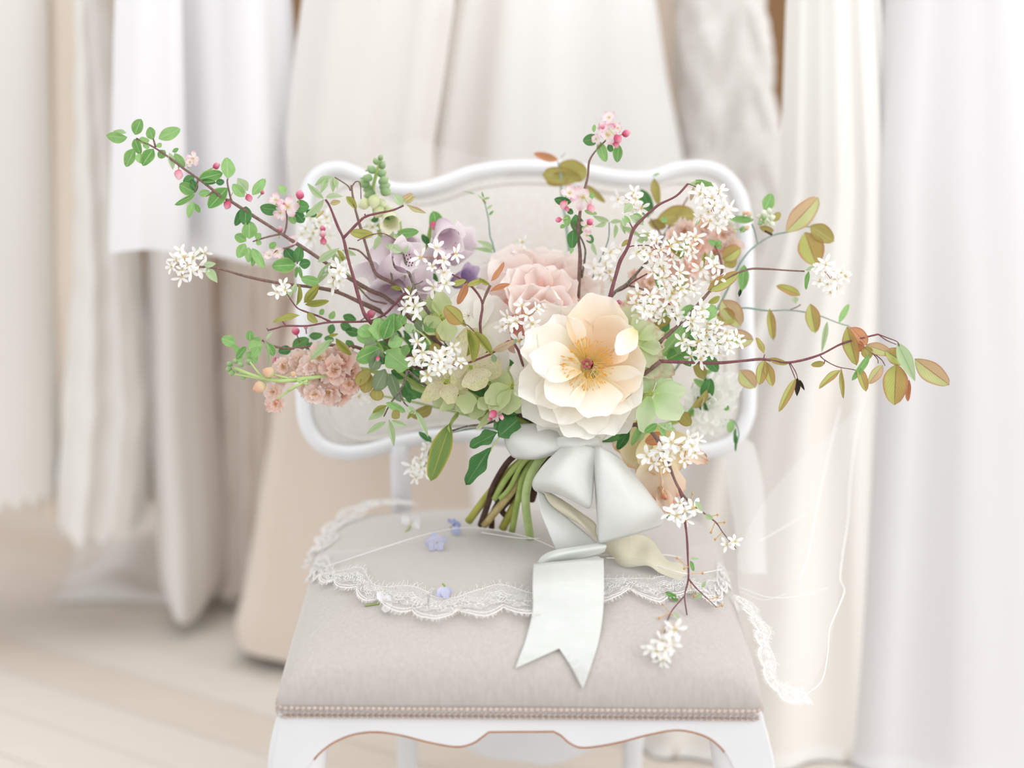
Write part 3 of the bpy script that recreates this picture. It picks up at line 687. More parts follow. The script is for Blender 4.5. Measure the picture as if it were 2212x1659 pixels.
petals(T, '''1160 665 .01 1075 700 0 90 0 .4 .3; 1150 670 .01 1085 755 0 90 0 .4 .3; 1175 680 .0 1150 750 0 80 0; 1200 670 .01 1262 690 .0 80 0 .5 .2; 1150 660 .0 1098 640 -.01 70 0''', M_bl2, D0, cup=.4, ruf=.05)
petals(T, '''1160 660 0 1090 585 0 95 20 .7 .3; 1165 660 .0 1130 572 -.0 95 0 .7 .2; 1175 660 0 1190 570 0 95 0 .7 .2; 1185 665 0 1240 595 0 90 -20 .7 .3; 1155 680 -.01 1105 620 -.03 85 10 .9 .3; 1165 690 -.01 1160 608 -.035 100 0 .8 .4; 1185 690 -.01 1222 618 -.03 85 -10 .9 .3;
1150 690 -.02 1135 640 -.045 70 0 .9 .4; 1180 695 -.02 1190 645 -.045 80 0 .9 .4; 1205 640 -.01 1225 700 -.04 70 0 .5 .4''', M_bl, D0, ruf=.085, notch=.09)
stem(T, 2, '1165 680 2.08; 1200 850 2.08; ' + BIND, .0045, .005, M_lime); cut(T, 'F')
# --- white hellebore-like bloom left of the peonies
M_wh = petalmat('ivory_petal', [(0, 'f2f3e0'), (.2, 'fbfaf3'), (1, 'fefcf7')], .06, .35)
def disc(T, x, y, D, r, n, mt1, mt2, h=.5, name='stamens'):
    V, Fc = [], []; c = P(x, y, D); ax = (CAM-c).normalized(); s = ax.cross(Vector((0, 0, 1))).normalized(); u = s.cross(ax); r = r/F*D
    for k in range(n):
        a = k*2.4; q = r*math.sqrt((k+.5)/n); d = s*math.cos(a)+u*math.sin(a); p = c + d*q + ax*(r*h*(1.2-q/r*.6))
        tube_geo(V, Fc, [c, p], r*.02, 3, False); blob(V, Fc, p, d, ax, s.cross(d) if abs(s.dot(d)) < .9 else u, r*.09, r*.05, r*.05)
    mobj(name, V, Fc, mt1, T)['kind'] = 'stuff'
T = thing('anemone', 'flat creamy white flower just left of the blush peony', 'flower', P(1030, 720, 2.03))
petals(T, '''1030 712 .02 1005 622 .02 100 0; 1035 715 .02 1092 650 .02 95 0; 1040 720 .01 1100 745 .01 85 0; 1040 722 .01 1058 830 .01 100 0; 1030 722 .01 955 705 0 90 0; 1032 730 .0 985 780 0 80 0''', M_wh, 2.02, cup=.2, curl=.15, ruf=.04)
disc(T, 1012, 682, 2.012, 12, 16, tone('russet_stamen', 'a5764f'), 0); stem(T, 2, '1035 725 2.05; 1130 860 2.06; ' + BIND, .003, .004, M_green)
# --- hellebores
M_hel = petalmat('veined_hellebore_sepal', [(0, 'd8cfae'), (.4, 'dcd8b8'), (.8, 'd3d6a4'), (1, 'd9cfa8')], .12, .3, veins='b08d85')
M_helg = petalmat('green_hellebore_sepal', [(0, 'cfdaa6'), (.5, 'cbd8a2'), (1, 'd8deb4')], .12, .3)
M_help = petalmat('pale_green_sepal', [(0, 'b3d28e'), (.4, 'cfe2b8'), (1, 'dbe8c6')], .1, .4)
M_heln = tone('lime_nectary', 'c6cf6e')
def helle(label, x, y, D, txt, mat, cup=.25, key=None, r=22):
    T = thing('hellebore', label, 'flower', P(x, y, D), 'hellebores in the bouquet')
    petals(T, txt, mat, D, name='sepal', cup=cup, curl=.18, ruf=.035, notch=.03, tp=1.7, pk=.55)
    disc(T, x, y, D-.008, r, 22, M_heln, 0, .8); stem(T, 2, '%d %d %.3f; %d %d %.3f; ' % (x, y, D+.02, (x+1214)/2, (y+960)/2, D+.04) + BIND, .0028, .0035, M_green)
    if key: cut(T, key)
    return T
helle('cream hellebore with purple veins, left of the cream peony below the yellow leaves', 1015, 792, 1.985, '1015 785 .01 1018 706 .015 72 0; 1022 788 .01 1086 800 .01 62 0; 1020 798 .005 1040 842 0 66 0; 1008 800 .01 982 838 .005 54 0; 1008 792 .01 950 800 .01 46 0', M_hel, key='B')
helle('brown-speckled hellebore lowest in the left cluster', 963, 822, 1.99, '960 822 .01 905 812 .015 44 0; 958 828 .0 910 868 -.01 36 0 .5; 966 830 .0 976 874 -.01 40 0 .4; 970 822 .01 1010 846 .01 42 0; 965 816 .01 985 786 .02 40 0', M_hel, key='G')
helle('plain green hellebore tucked against the left rim of the cream peony', 1106, 832, 2.0, '1106 828 .01 1132 800 .02 58 0; 1104 834 .0 1060 810 .01 44 0; 1104 840 .0 1046 866 .0 52 0; 1108 842 .0 1090 895 0 52 0; 1112 840 .01 1130 892 .01 56 0; 1100 840 .005 1062 894 -.005 44 30', M_helg, key='E')
helle('green hellebore opening upward above the apple leaves', 952, 682, 2.01, '952 686 .01 897 652 .01 40 0; 960 684 .01 948 628 .01 42 0; 952 690 .0 915 716 0 46 0; 965 690 .0 966 738 0 44 0; 958 684 .015 925 636 .015 30 0', M_helg)
helle('pale lime hellebore hanging right of the cream peony', 1408, 850, 1.975, '1402 856 .0 1388 936 0 40 0 .4; 1412 850 .01 1482 842 .02 44 0; 1412 858 .0 1474 900 0 58 0 .5; 1404 846 .02 1382 810 .02 40 0; 1416 846 .02 1456 822 .02 36 0', M_help, key='D', r=16)
T = thing('hellebore', 'green-sepalled bloom with pink serrated rims at the right rim of the cream peony', 'flower', P(1385, 745, 2.01), 'hellebores in the bouquet')
M_par = petalmat('fringed_green_sepal', [(0, 'bcd08a'), (.4, 'd3e0b4'), (.85, 'e6e8ca'), (1, 'e0b9a4')], .08, .4)
petals(T, '''1368 720 .01 1345 652 .01 58 0; 1372 728 .0 1410 690 0 66 0; 1378 740 .0 1440 728 0 64 0; 1380 752 .0 1432 775 0 60 0; 1378 765 .01 1430 815 .0 58 0; 1378 780 .02 1462 812 .01 58 0; 1375 800 .02 1400 860 .01 56 0''', M_par, 1.99, name='sepal', cup=.3, ruf=.05, notch=.1, fr=11)
stem(T, 2, '1376 760 2.02; 1320 880 2.05; ' + BIND, .003, .004, M_green)
# olive green sepals filling below
T = thing('hydrangea_sprig', 'pale green hydrangea-like florets under the left hellebores', 'flower', P(1010, 870, 2.02))
petals(T, '''1005 845 .0 1010 895 0 44 0; 1020 860 .01 985 888 .01 40 0; 1040 865 .01 1018 906 .01 40 0; 1062 862 .0 1035 885 -.01 40 30; 1075 880 0 1028 930 0 16 0; 985 858 .01 950 888 .01 24 0; 1005 868 .02 968 878 .02 30 0;
1045 880 .02 1060 915 .02 44 0; 1020 885 .02 1080 890 .02 40 0; 960 860 .02 935 875 .02 30 0; 1085 900 .0 1070 862 0 30 0''', M_helg, 2.01, name='sepal', ruf=.04, tp=1.6, pk=.5)
stem(T, 2, '1000 860 2.04; 1100 910 2.06; ' + BIND, .0025, .003, M_green)
# --- foxgloves
M_fox = petalmat('lilac_foxglove_bell', [(0, 'd6c1cd'), (.5, 'e6d8e0'), (.85, 'f0e6ec'), (1, 'f7f0f4')], .15, .4)
M_spot = tone('purple_spot', '5a2740'); M_foxg = petalmat('cream_foxglove_bell', [(0, 'b9cb92'), (.5, 'e0e3bd'), (1, 'f2efdc')], .1, .35)
def bell(T, x0, y0, D0, x1, y1, D1, r0, r1, mat, lip=1.35, spots=0, nrm=None):
    a, b_ = P(x0, y0, D0), P(x1, y1, D1); d = (b_-a).normalized(); s = d.cross(Vector((0, 0, 1)));
    if s.length < .2: s = d.cross(Vector((1, 0, 0)))
    s.normalize(); u = d.cross(s); L = (b_-a).length; r0 *= D0/F; r1 *= D0/F; V, Fc, uv = [], [], []; q = 24; NJ = 12
    for j in range(NJ+1):
        t = j/NJ; r = r0 + (r1-r0)*math.sin(PI/2*min(1, t*1.25))
        if t > .85: r *= 1 + (lip-1)*((t-.85)/.15)
        for k in range(q):
            an = 2*PI*k/q; lob = (.10*math.cos(5*an) + .12*math.cos(an+.6))*max(0, (t-.7)/.3)
            p = a + d*(L*t*(1+lob*.8)) + (s*math.cos(an) + u*math.sin(an))*r*(1+lob)
            V.append(p); uv.append((k/q, t))
    for j in range(NJ):
        for k in range(q): i_ = j*q+k; i2 = j*q+(k+1) % q; Fc.append((i_, i2, i2+q, i_+q))
    Fc.append(tuple(range(q)))
    o = mobj('bell', V, Fc, mat, T, uv)
    sp = blank = None
    if spots:
        SV, SF = [], []
        for k in range(spots):
            an = R.uniform(0, 2*PI); t = R.uniform(.55, .97); q_ = a + d*(L*t) + (s*math.cos(an)+u*math.sin(an))*(r1*.98*(1 if t < .85 else 1+(lip-1)*(t-.85)/.15))
            ctr = a + d*(L*t); inn = (ctr - q_).normalized(); blob(SV, SF, q_ + inn*.0006, d, inn.cross(d), inn, .0012, .0008, .0005)
        mobj('throat_spots', SV, SF, M_spot, o)['kind'] = 'stuff'
    return o
T = thing('foxglove', 'lilac foxglove bells with purple-spotted throats among bare twigs', 'flower', P(880, 600, 2.06))
stem(T, 2, '862 478 2.10; 868 540 2.1; 880 620 2.09; 960 760 2.08; 1120 900 2.08; ' + BIND, .0028, .004, M_green)
bell(T, 826, 594, 2.075, 880, 556, 2.0, 20, 28, M_fox, 1.4, 26)
petals(T, '880 548 .0 895 586 -.012 44 0; 876 548 .0 878 522 .0 34 0; 884 556 .0 910 545 -.005 30 0; 872 556 .0 852 570 0 30 0', M_fox, 1.995, name='bell_lip', ruf=.05, cup=.2)
V, Fc = [], []
for x, y in ((878, 552), (884, 550), (874, 558), (881, 560), (887, 557), (879, 566), (885, 567), (890, 563), (883, 574), (889, 573), (894, 578), (872, 550), (891, 568)):
    blob(V, Fc, P(x, y, 1.986), Vector((.3, 0, 1)).normalized(), Vector((1, 0, -.3)).normalized(), Vector((0, 1, 0)), .0016, .0009, .0006)
mobj('throat_spots', V, Fc, M_spot, T)['kind'] = 'stuff'
bell(T, 840, 520, 2.10, 806, 590, 2.07, 18, 30, M_fox, 1.3)
bell(T, 868, 625, 2.09, 838, 652, 2.05, 24, 34, M_fox, 1.4, 8); bell(T, 880, 640, 2.09, 915, 600, 2.06, 20, 30, M_fox, 1.4, 8)
bell(T, 846, 575, 2.09, 842, 628, 2.06, 22, 32, M_fox, 1.3); bell(T, 870, 510, 2.1, 880, 535, 2.07, 14, 24, M_fox, 1.3)
petals(T, '848 655 0 842 688 -.01 40 0; 905 615 0 925 574 -.01 38 0; 905 640 .01 935 665 0 40 0', M_fox, 2.05, name='fallen_bell_lip', ruf=.05)
cut(T, 'C')
T = thing('foxglove', 'foxglove spike with two lilac bells beside the pink bud', 'flower', P(960, 520, 2.1))
stem(T, 2, '935 470 2.11; 927 510 2.11; 925 560 2.1; 960 700 2.1; 1110 900 2.09; ' + BIND, .0025, .004, M_green)
bell(T, 956, 488, 2.10, 974, 524, 2.02, 18, 25, M_fox, 1.4, 20); bell(T, 940, 560, 2.12, 960, 520, 2.1, 22, 24, M_fox, 1.2); bell(T, 975, 560, 2.13, 1012, 515, 2.1, 18, 28, M_fox, 1.3)
bell(T, 985, 610, 2.11, 1018, 596, 2.07, 14, 20, petalmat('violet_bell', [(0, '9a7fb0'), (.6, 'b9a3c8'), (1, 'd6c8de')]), 1.3, 4); bell(T, 960, 575, 2.1, 935, 560, 2.08, 14, 24, M_fox, 1.3)
leaves(T, 2.1, '945 500 938 456 34 g; 925 530 912 505 14 d; 926 545 945 522 12 d; 925 560 908 560 14 d; 915 580 895 600 20 d; 940 590 925 620 26 d; 905 560 890 520 16 d')
buds(T, 2.08, '936 488 15 k -90')
T = thing('foxglove', 'green foxglove tip with tight buds rising at the upper left', 'flower', P(815, 400, 2.08))
stem(T, 2, '824 335 2.1; 816 365 2.1; 806 410 2.1; 812 470 2.1; 840 560 2.1; 920 720 2.1; 1110 910 2.09; ' + BIND, .002, .004, M_green)
buds(T, 2.085, '822 340 12 g 70; 812 348 14 g 110; 826 356 16 g 60; 802 366 18 g 130; 826 374 18 g 30; 794 384 18 g 160; 829 390 20 g 30; 786 396 21 g 170; 832 402 21 g 20; 794 408 18 g 200; 834 414 21 g -20; 798 420 22 g 200')
buds(T, 2.08, '786 441 24 c 200; 808 436 26 c -100; 824 440 22 c -30; 818 458 24 c -120; 838 452 18 c 20'); bell(T, 838, 458, 2.09, 846, 486, 2.05, 14, 17, M_foxg, 1.3, 6)
leaves(T, 2.09, '806 385 776 386 8 g; 808 365 788 370 5 g; 818 470 802 478 12 d; 828 462 842 478 10 d; 850 500 832 520 18 p')
# --- stock
M_stk = petalmat('peach_stock_petal', [(0, 'f1cf9f'), (.25, 'f5d9c8'), (.7, 'f8e4db'), (1, 'faefe9')], .15, .4)
M_stk2 = petalmat('coral_stock_petal', [(0, 'f0bd8e'), (.35, 'f5d0c0'), (1, 'f9e6dd')], .15, .4)
STK = {}
def floret(T, x, y, D, s, mats, n=9):
    if mats not in STK: STK[mats] = [petal_me(77+i, mats, cup=.12, curl=-.1, ruf=.13, notch=.1, nu=6, nv=6, fr=8) for i in range(4)]
    c = P(x, y, D); nn = (CAM-c).normalized() + Vector((R.uniform(-.5, .5), 0, R.uniform(-.4, .4))); s = s/F*D*.72
    o = blossom(T, 'app', c, nn, s, s*.95, n-4, .15, STK[mats], name='floret')
    ax = nn.normalized(); e = ax.cross(Vector((0, 0, 1))).normalized(); f_ = e.cross(ax)
    for k in range(4):
        a = k*1.57+R.random(); d = (e*math.cos(a)+f_*math.sin(a))*.55 + ax*.8; link('petal', R.choice(STK[mats]), o, frame(c, c+d*s*.75, s*.8, 0, s*.7, to=nn))
T = thing('stock', 'peach stock spray with green bud tip pointing left', 'flower', P(690, 810, 2.04))
stem(T, 2, '505 795 2.0; 560 815 2.0; 620 822 2.01; 700 812 2.02; 800 800 2.05; 1000 880 2.08; ' + BIND, .0022, .004, M_lime)
stem(T, 2, '505 808 2.0; 550 815 2.0; 600 823 2.0; 640 820 2.01', .0014, .0026, M_lime, 'side_stalk'); stem(T, 2, '540 782 2.0; 565 812 2.0; 590 820 2.0', .0012, .002, M_lime, 'side_stalk')
stem(T, 2, '578 806 2.0; 640 822 2.01; 665 830 2.01', .0012, .002, M_lime, 'side_stalk'); stem(T, 2, '622 844 2.0; 655 826 2.01', .0012, .002, M_lime, 'side_stalk'); stem(T, 2, '598 862 2.0; 640 835 2.01; 665 822 2.01', .001, .002, M_lime, 'side_stalk')
buds(T, 2.0, '496 786 12 g 150; 494 797 12 g 180; 500 806 12 g 200; 508 780 10 g 120; 520 788 11 g 150; 538 782 13 g 140; 525 816 11 g 210; 514 800 10 g 180; 580 804 24 s 160; 560 836 26 s 200; 634 808 13 y 0'.replace(' y ', ' s '))
for x, y, s, m in ((650, 780, 50, 0), (612, 792, 44, 0), (692, 775, 56, 0), (738, 778, 60, 1), (720, 800, 56, 1), (690, 818, 54, 0), (710, 846, 56, 0), (738, 850, 44, 1), (680, 852, 40, 0), (662, 840, 34, 0), (600, 822, 34, 0), (592, 846, 34, 0), (596, 872, 34, 1), (755, 830, 44, 1), (760, 800, 40, 1), (672, 795, 46, 0)):
    floret(T, x, y, 2.03 + R.uniform(-.012, .012), s, M_stk2 if m else M_stk)
cut(T, 'K')
T = thing('stock', 'coral pink stock in soft focus at the upper right', 'flower', P(1500, 560, 2.12))
stem(T, 2, '1520 480 2.15; 1480 600 2.14; 1380 760 2.12; 1290 880 2.09; ' + BIND, .003, .004, M_lime)
for x, y, s, m in ((1482, 498, 52, 0), (1520, 486, 46, 0), (1560, 505, 50, 0), (1580, 535, 44, 0), (1505, 530, 56, 1), (1545, 550, 56, 1), (1460, 545, 50, 1), (1500, 575, 54, 1), (1430, 590, 56, 1), (1402, 612, 54, 0), (1395, 655, 50, 1), (1440, 640, 56, 1), (1470, 600, 50, 0), (1540, 590, 40, 0), (1455, 512, 36, 0), (1425, 560, 44, 0), (1375, 600, 36, 1)):
    floret(T, x, y, 2.13 + R.uniform(-.015, .015), s, M_stk2 if m else M_stk)
buds(T, 2.12, '1366 645 26 s -90; 1352 660 20 s -100; 1585 500 16 c 60; 1575 482 13 c 90')
# --- pale yellow ruffled flower low on the right
M_iris = petalmat('lemon_iris_fall', [(0, 'e2d490'), (.4, 'f3eac6'), (.9, 'f7ebcd'), (1, 'f2c092')], .12, .35)
M_irisp = petalmat('peach_iris_fall', [(0, 'efe0b8'), (.4, 'f9eddc'), (.85, 'f8e2d0'), (1, 'f1b088')], .12, .35)
T = thing('iris', 'lemon iris with peach ruffled falls below the lime hellebore', 'flower', P(1420, 970, 2.05))
petals(T, '''1400 915 .02 1338 985 .02 100 0; 1405 920 .015 1372 1018 .01 100 0; 1418 922 .0 1442 1028 -.01 110 0; 1425 930 .01 1500 1000 0 60 0; 1420 940 .0 1460 1015 0 56 0''', M_iris, 2.05, name='fall', cup=.25, ruf=.06)
petals(T, '''1412 985 -.0 1428 1090 -.01 64 20 1.2 .3; 1425 990 .0 1450 1095 0 50 -20 .9 .3; 1470 965 .0 1532 1000 0 32 0 .6 .4; 1425 1050 -.01 1447 1112 -.015 34 0 1.1 .4; 1388 1000 .01 1382 1030 0 30 0 .8''', M_irisp, 2.04, name='fall', ruf=.09, notch=.12, fr=10)
stem(T, 2, '1415 950 2.08; 1320 950 2.07; ' + BIND, .003, .004, M_green); stem(T, 2, '1412 1090 2.03; 1432 1106 2.03', .003, .003, M_darkstem, 'spathe'); buds(T, 2.03, '1445 1116 10 g -30')
cut(T, 'I')
# --- white ruffled flower at the right
M_wr = petalmat('pure_white_petal', [(0, 'eef3e4'), (.3, 'fafaf6'), (1, 'fdfdfb')], .05, .4)
T = thing('carnation', 'white ruffled flower in soft focus right of the lime hellebore', 'flower', P(1525, 870, 2.1))
petals(T, '''1530 875 .02 1478 850 .02 60 0; 1525 880 .02 1476 905 .02 60 0; 1528 885 .02 1500 938 .02 60 0; 1532 885 .02 1540 942 .02 62 0; 1538 880 .02 1578 912 .02 56 0; 1540 875 .02 1592 862 .02 56 0; 1540 868 .02 1600 806 .02 60 0; 1535 865 .02 1560 800 .02 56 0; 1530 868 .02 1512 812 .02 56 0;
1528 875 0 1492 872 -.01 44 0 .6; 1528 880 0 1510 915 -.01 46 0 .6; 1536 880 0 1552 918 -.01 46 0 .6; 1538 872 0 1575 850 -.01 44 0 .6; 1534 868 0 1545 825 -.01 44 0 .6; 1526 868 0 1505 838 -.01 44 0 .6;
1530 876 -.01 1515 892 -.03 30 0 .9; 1536 872 -.01 1555 880 -.03 30 0 .9; 1532 868 -.01 1530 848 -.03 30 0 .9''', M_wr, 2.1, cup=.3, curl=.3, ruf=.08, notch=.1, fr=9)
stem(T, 2, '1530 880 2.13; 1400 930 2.1; ' + BIND, .003, .004, M_green)
leaves(T, 2.11, '1532 838 1498 820 16 g; 1535 850 1520 812 10 d; 1540 800 1500 808 12 g; 1480 905 1505 868 12 g; 1575 885 1562 876 12 g; 1580 906 1576 936 16 g; 1590 925 1586 958 7 d; 1592 940 1588 975 6 d')
tube('twig', PL('1540 905 2.12; 1562 907 2.12; 1586 910 2.12; 1596 935 2.12; 1592 958 2.12', 2), .001, M_teal, T)

# ================================================================== apple branches
T = thing('apple_branch', 'apple blossom branch with round green leaves arching to the upper left', 'branch', P(560, 470, 2.02))
DA = lambda x: 2.0 + .05*max(0, min(1, (x-300)/500))
stem(T, DA, '294 299; 330 317; 362 338; 395 363; 428 386; 462 412; 480 427; 500 436; 540 462; 600 500; 640 526; 668 544; 740 592; 800 628; 850 655; 1000 790 2.07; 1120 905 2.07; ' + BIND, .0011, .0032, M_bark, 'bough')
for t in ('500 434; 494 410; 491 393; 492 386', '612 510; 618 492; 620 470; 618 452', '610 505; 585 510; 560 517; 546 522', '428 388; 423 408; 421 416', '530 455; 530 447', '462 412; 452 420; 444 424', '640 526; 625 534; 600 540; 590 548', '655 538; 645 556; 642 570', '336 318; 333 306; 331 300'):
    stem(T, DA, t, .0014, .001, M_bark if R.random() < .5 else M_bark, 'twig', 6)
leaves(T, DA, '''291 291 305 257 26 g; 275 296 228 296 26 g; 273 287 244 283 10 p; 291 300 302 333 20 g; 300 301 322 305 16 g; 311 309 320 322 13 g; 332 302 320 274 21 g; 343 300 389 278 26 g; 341 309 347 319 12 g;
291 321 270 360 26 g; 300 331 305 353 20 g; 331 321 308 358 26 g; 357 325 342 341 18 g; 366 330 374 367 15 p; 377 331 398 362 20 g; 372 328 386 321 9 g; 407 347 408 364 8 g;
429 387 481 374 26 g; 492 386 492 339 30 g; 433 392 466 394 12 d; 466 395 485 392 14 d; 420 382 395 395 18 d; 423 415 414 387 17 d; 421 416 387 398 26 g; 429 420 453 414 15 g; 491 406 449 448 34 g;
421 420 377 443 13 g; 418 435 407 470 16 g; 422 440 431 460 12 g; 528 425 502 398 21 g; 535 412 512 385 26 p; 545 421 573 386 20 g; 531 445 529 488 26 d; 529 448 508 488 18 d; 539 516 538 477 32 g;
532 521 507 507 21 g; 554 518 562 503 15 g; 553 521 565 527 12 g; 529 526 514 557 22 g; 537 534 537 567 16 g; 544 536 571 580 19 g; 605 454 561 448 27 d; 615 420 604 400 17 g; 635 448 668 445 28 d;
628 463 636 484 17 g; 638 458 656 481 23 d; 661 455 684 468 18 d; 582 536 596 524 14 g; 639 572 587 575 31 g; 638 567 615 537 24 d; 642 567 648 532 22 d; 646 572 671 567 21 d; 555 545 545 575 14 g; 643 575 638 600 8 g; 646 575 652 602 8 g''')
apple(T, DA, '418 342 28; 410 350 20; 620 446 44; 596 432 30; 582 552 28; 600 545 26; 606 460 30; 636 520 24')
buds(T, DA, '386 378 19 l -90; 468 358 14 k 30; 538 428 15 k -60; 491 443 17 k -110; 567 415 9 k 60; 648 420 18 k 80; 605 495 12 l 90; 613 441 11 k 0; 628 455 11 k -60; 697 505 13 l 80; 699 522 14 k -80; 697 493 12 k 100', 1)
cut(T, 'H')
T = thing('apple_branch', 'tall apple twig topped by pink and white blossoms against the white gown', 'branch', P(1268, 400, 2.04))
stem(T, 2.04, '1312 300; 1289 323; 1273 348; 1270 380; 1261 416; 1254 450; 1249 506; 1253 552 2.05; 1250 620 2.06; 1240 800 2.07; ' + BIND, .0009, .003, M_bark, 'twig')
stem(T, 2.04, '1236 480; 1262 530; 1263 560 2.05; 1256 600 2.06', .001, .0016, M_greybark, 'twig')
apple(T, 2.035, '1316 254 30; 1313 292 44; 1303 277 26; 1259 426 48; 1229 418 34; 1268 488 26; 1266 508 24; 1334 277 22; 1288 300 22')
buds(T, 2.03, '1353 288 16 k 15; 1335 300 17 k -50; 1331 312 14 k -80; 1300 272 13 l 120; 1326 270 11 l 60; 1218 444 18 l -100; 1277 451 17 l -60; 1206 475 12 k 190; 1275 479 14 k 40; 1225 452 10 k -90', 1)
leaves(T, 2.04, '''1293 296 1259 306 26 d; 1284 286 1283 268 9 g; 1293 305 1309 350 21 g; 1337 312 1332 351 21 g; 1314 312 1322 328 14 d; 1234 437 1197 430 20 d; 1270 426 1285 420 14 g; 1225 463 1225 489 16 g; 1243 463 1253 508 28 d;
1238 497 1235 537 23 d; 1220 486 1210 492 9 g; 1266 506 1280 526 18 d; 1279 524 1288 553 10 p; 1238 535 1232 548 7 g; 1226 452 1238 462 12 d; 1262 455 1290 462 10 g''')
T = thing('apple_branch', 'apple twig with small leaves and magenta buds above the peach stock', 'branch', P(640, 745, 2.04))
stem(T, 2.03, '566 735; 591 748; 632 753; 700 745; 755 750; 776 752; 860 790 2.06; 1000 860 2.08; ' + BIND, .0012, .003, M_bark, 'bough')
leaves(T, 2.02, '''509 741 478 731 24 g; 540 737 540 714 18 g; 511 776 530 748 17 g; 518 768 520 785 15 g; 565 733 544 733 11 g; 536 752 566 745 30 g; 532 762 556 782 23 g; 577 741 591 769 20 g; 500 745 520 760 12 g; 560 748 545 775 18 g''')
leaves(T, 2.06, '''630 756 601 758 21 d; 632 750 667 733 27 d; 667 727 697 723 16 d; 661 743 677 753 20 d; 638 770 666 774 26 d; 720 700 712 722 16 d; 735 700 760 712 18 d; 745 715 780 720 20 d; 700 730 722 735 14 d; 770 690 740 684 20 d; 712 690 722 672 14 g; 748 735 765 755 18 d; 690 680 700 668 12 g''')
buds(T, 2.05, '638 714 17 k 110; 595 779 14 k 200; 616 777 10 k 160; 802 678 18 k 30; 606 790 10 k -60; 660 706 9 l 100', M_bark)
T = thing('apple_branch', 'cluster of downy bright green apple leaves in the left middle', 'branch', P(825, 755, 1.99))
stem(T, 2.0, '800 722; 823 750; 835 775; 900 830 2.04; 1050 900 2.06; ' + BIND, .0015, .003, M_green, 'twig')
leaves(T, 1.99, '''823 752 770 778 36 gr; 820 755 806 800 34 uw; 833 758 880 797 46 gw; 815 731 768 728 28 g; 815 735 822 686 40 gw; 828 733 843 688 32 g; 845 735 862 722 30 u; 880 720 890 700 24 pr; 825 760 828 788 20 d; 850 720 851 676 34 gw;
800 728 778 704 30 gr; 838 745 870 735 30 g; 815 742 786 750 24 u; 860 700 875 680 24 g; 892 712 905 735 14 u''', tilt=.4)
leaves(T, 2.02, '''831 797 812 843 36 ur; 845 807 862 868 26 uo; 798 805 788 848 28 or; 813 836 815 866 28 or; 845 800 880 815 24 d; 875 820 885 870 18 d; 890 800 930 830 26 d; 800 800 770 830 26 or; 860 840 900 860 20 d''', tilt=.4)
leaves(T, 2.01, '921 717 930 671 22 g; 919 716 948 690 28 g; 917 716 896 694 26 uo; 945 705 962 737 28 o; 905 740 938 750 26 g; 900 760 930 772 24 d; 880 745 870 770 22 g; 930 742 950 768 24 o', tilt=.4)
stem(T, 2.0, '897 712; 912 722; 925 735; 930 745', .001, .0014, M_lime, 'twig')
buds(T, 1.985, '816 775 10 k -90; 928 763 10 k 0')
T = thing('apple_branch', 'dark green apple leaves hanging below the bouquet left of the ribbon', 'branch', P(1080, 935, 2.02))
stem(T, 2.02, '1010 920 2.03; 972 932 2.03', .0012, .001, M_greybark, 'twig'); stem(T, 2.02, '975 931; 1010 921; 1053 915; 1090 905; 1150 930 2.05; ' + BIND, .0011, .0018, M_greybark, 'twig')
stem(T, 2.01, '1088 905; 1080 940; 1062 968; 1060 975', .0008, .0011, M_lime, 'leaf_stalk')
leaves(T, 2.01, '1076 943 1120 906 44 dr; 1076 934 1013 964 30 dw; 1062 966 1003 1048 34 dw; 1066 925 1090 912 24 d; 1118 895 1085 892 20 d; 1062 905 1075 875 22 d', tilt=.15)
apple(T, 2.0, '1078 890 24; 1070 900 20'); buds(T, 1.995, '1064 895 17 k 220; 1084 902 10 l -80; 1058 905 9 k 200')

# ================================================================== serviceberry branches
GS = 'serviceberry branches of the bouquet'
def SB(label, x, y, D=2.0): return thing('serviceberry_branch', label, 'branch', P(x, y, D), GS)
T = SB('serviceberry twig stretching far left to one white flower head', 500, 590)
DB = lambda x: 2.0 + .06*max(0, min(1, (x-430)/420))
stem(T, DB, '422 576; 470 580; 535 598; 600 611; 687 622; 731 632; 778 653; 831 678; 900 720 2.07; 1050 850 2.08; ' + BIND, .0011, .004, M_bark, 'bough'); stem(T, DB, '731 631; 724 612; 716 590; 712 575', .0014, .001, M_bark, 'twig'); stem(T, 2.05, '774 621; 792 640; 806 650; 842 660; 900 700 2.06', .0008, .0016, M_bark, 'twig')
svc(T, 2.0, '400 572 30 34 15; 436 548 14 8 4'); leaves(T, 2.0, '432 565 427 534 13 p; 445 580 470 610 20 p; 440 572 466 570 14 p'); svc(T, 2.02, '728 590 20 26 10'); leaves(T, 2.02, '714 566 680 619 17 p; 687 566 732 536 17 p; 741 566 729 540 12 y; 683 600 657 655 14 y; 730 560 712 545 12 p; 739 540 770 552 12 p; 716 560 755 556 12 p')
cut(T, 'J')
T = SB('serviceberry twig with drooping pale leaves crossing the foxglove', 745, 550)
stem(T, 2.0, '703 431; 713 447; 730 490; 742 516; 751 555; 767 612; 781 662; 797 692; 850 740 2.02; 1000 860 2.05; ' + BIND, .0013, .003, M_redbark, 'bough')
stem(T, 2.0, '742 514; 774 481; 790 468; 815 461; 849 454; 872 444', .0019, .0012, M_redbark, 'twig'); stem(T, 2.0, '790 469; 788 462', .0013, .0009, M_redbark, 'twig')
leaves(T, 2.0, '''700 429 661 396 15 p; 700 432 655 472 17 p; 703 426 741 424 13 p; 713 440 735 435 11 k; 700 454 682 472 8 k; 870 445 850 418 19 p; 868 436 891 418 14 k; 879 442 920 462 11 k; 875 440 898 424 8 k''')
T = SB('upright serviceberry twig with hanging pale leaf tips beside the foxglove spike', 770, 450)
stem(T, 2.03, '723 383; 738 392; 752 402; 757 412', .0008, .001, M_bark, 'twig')
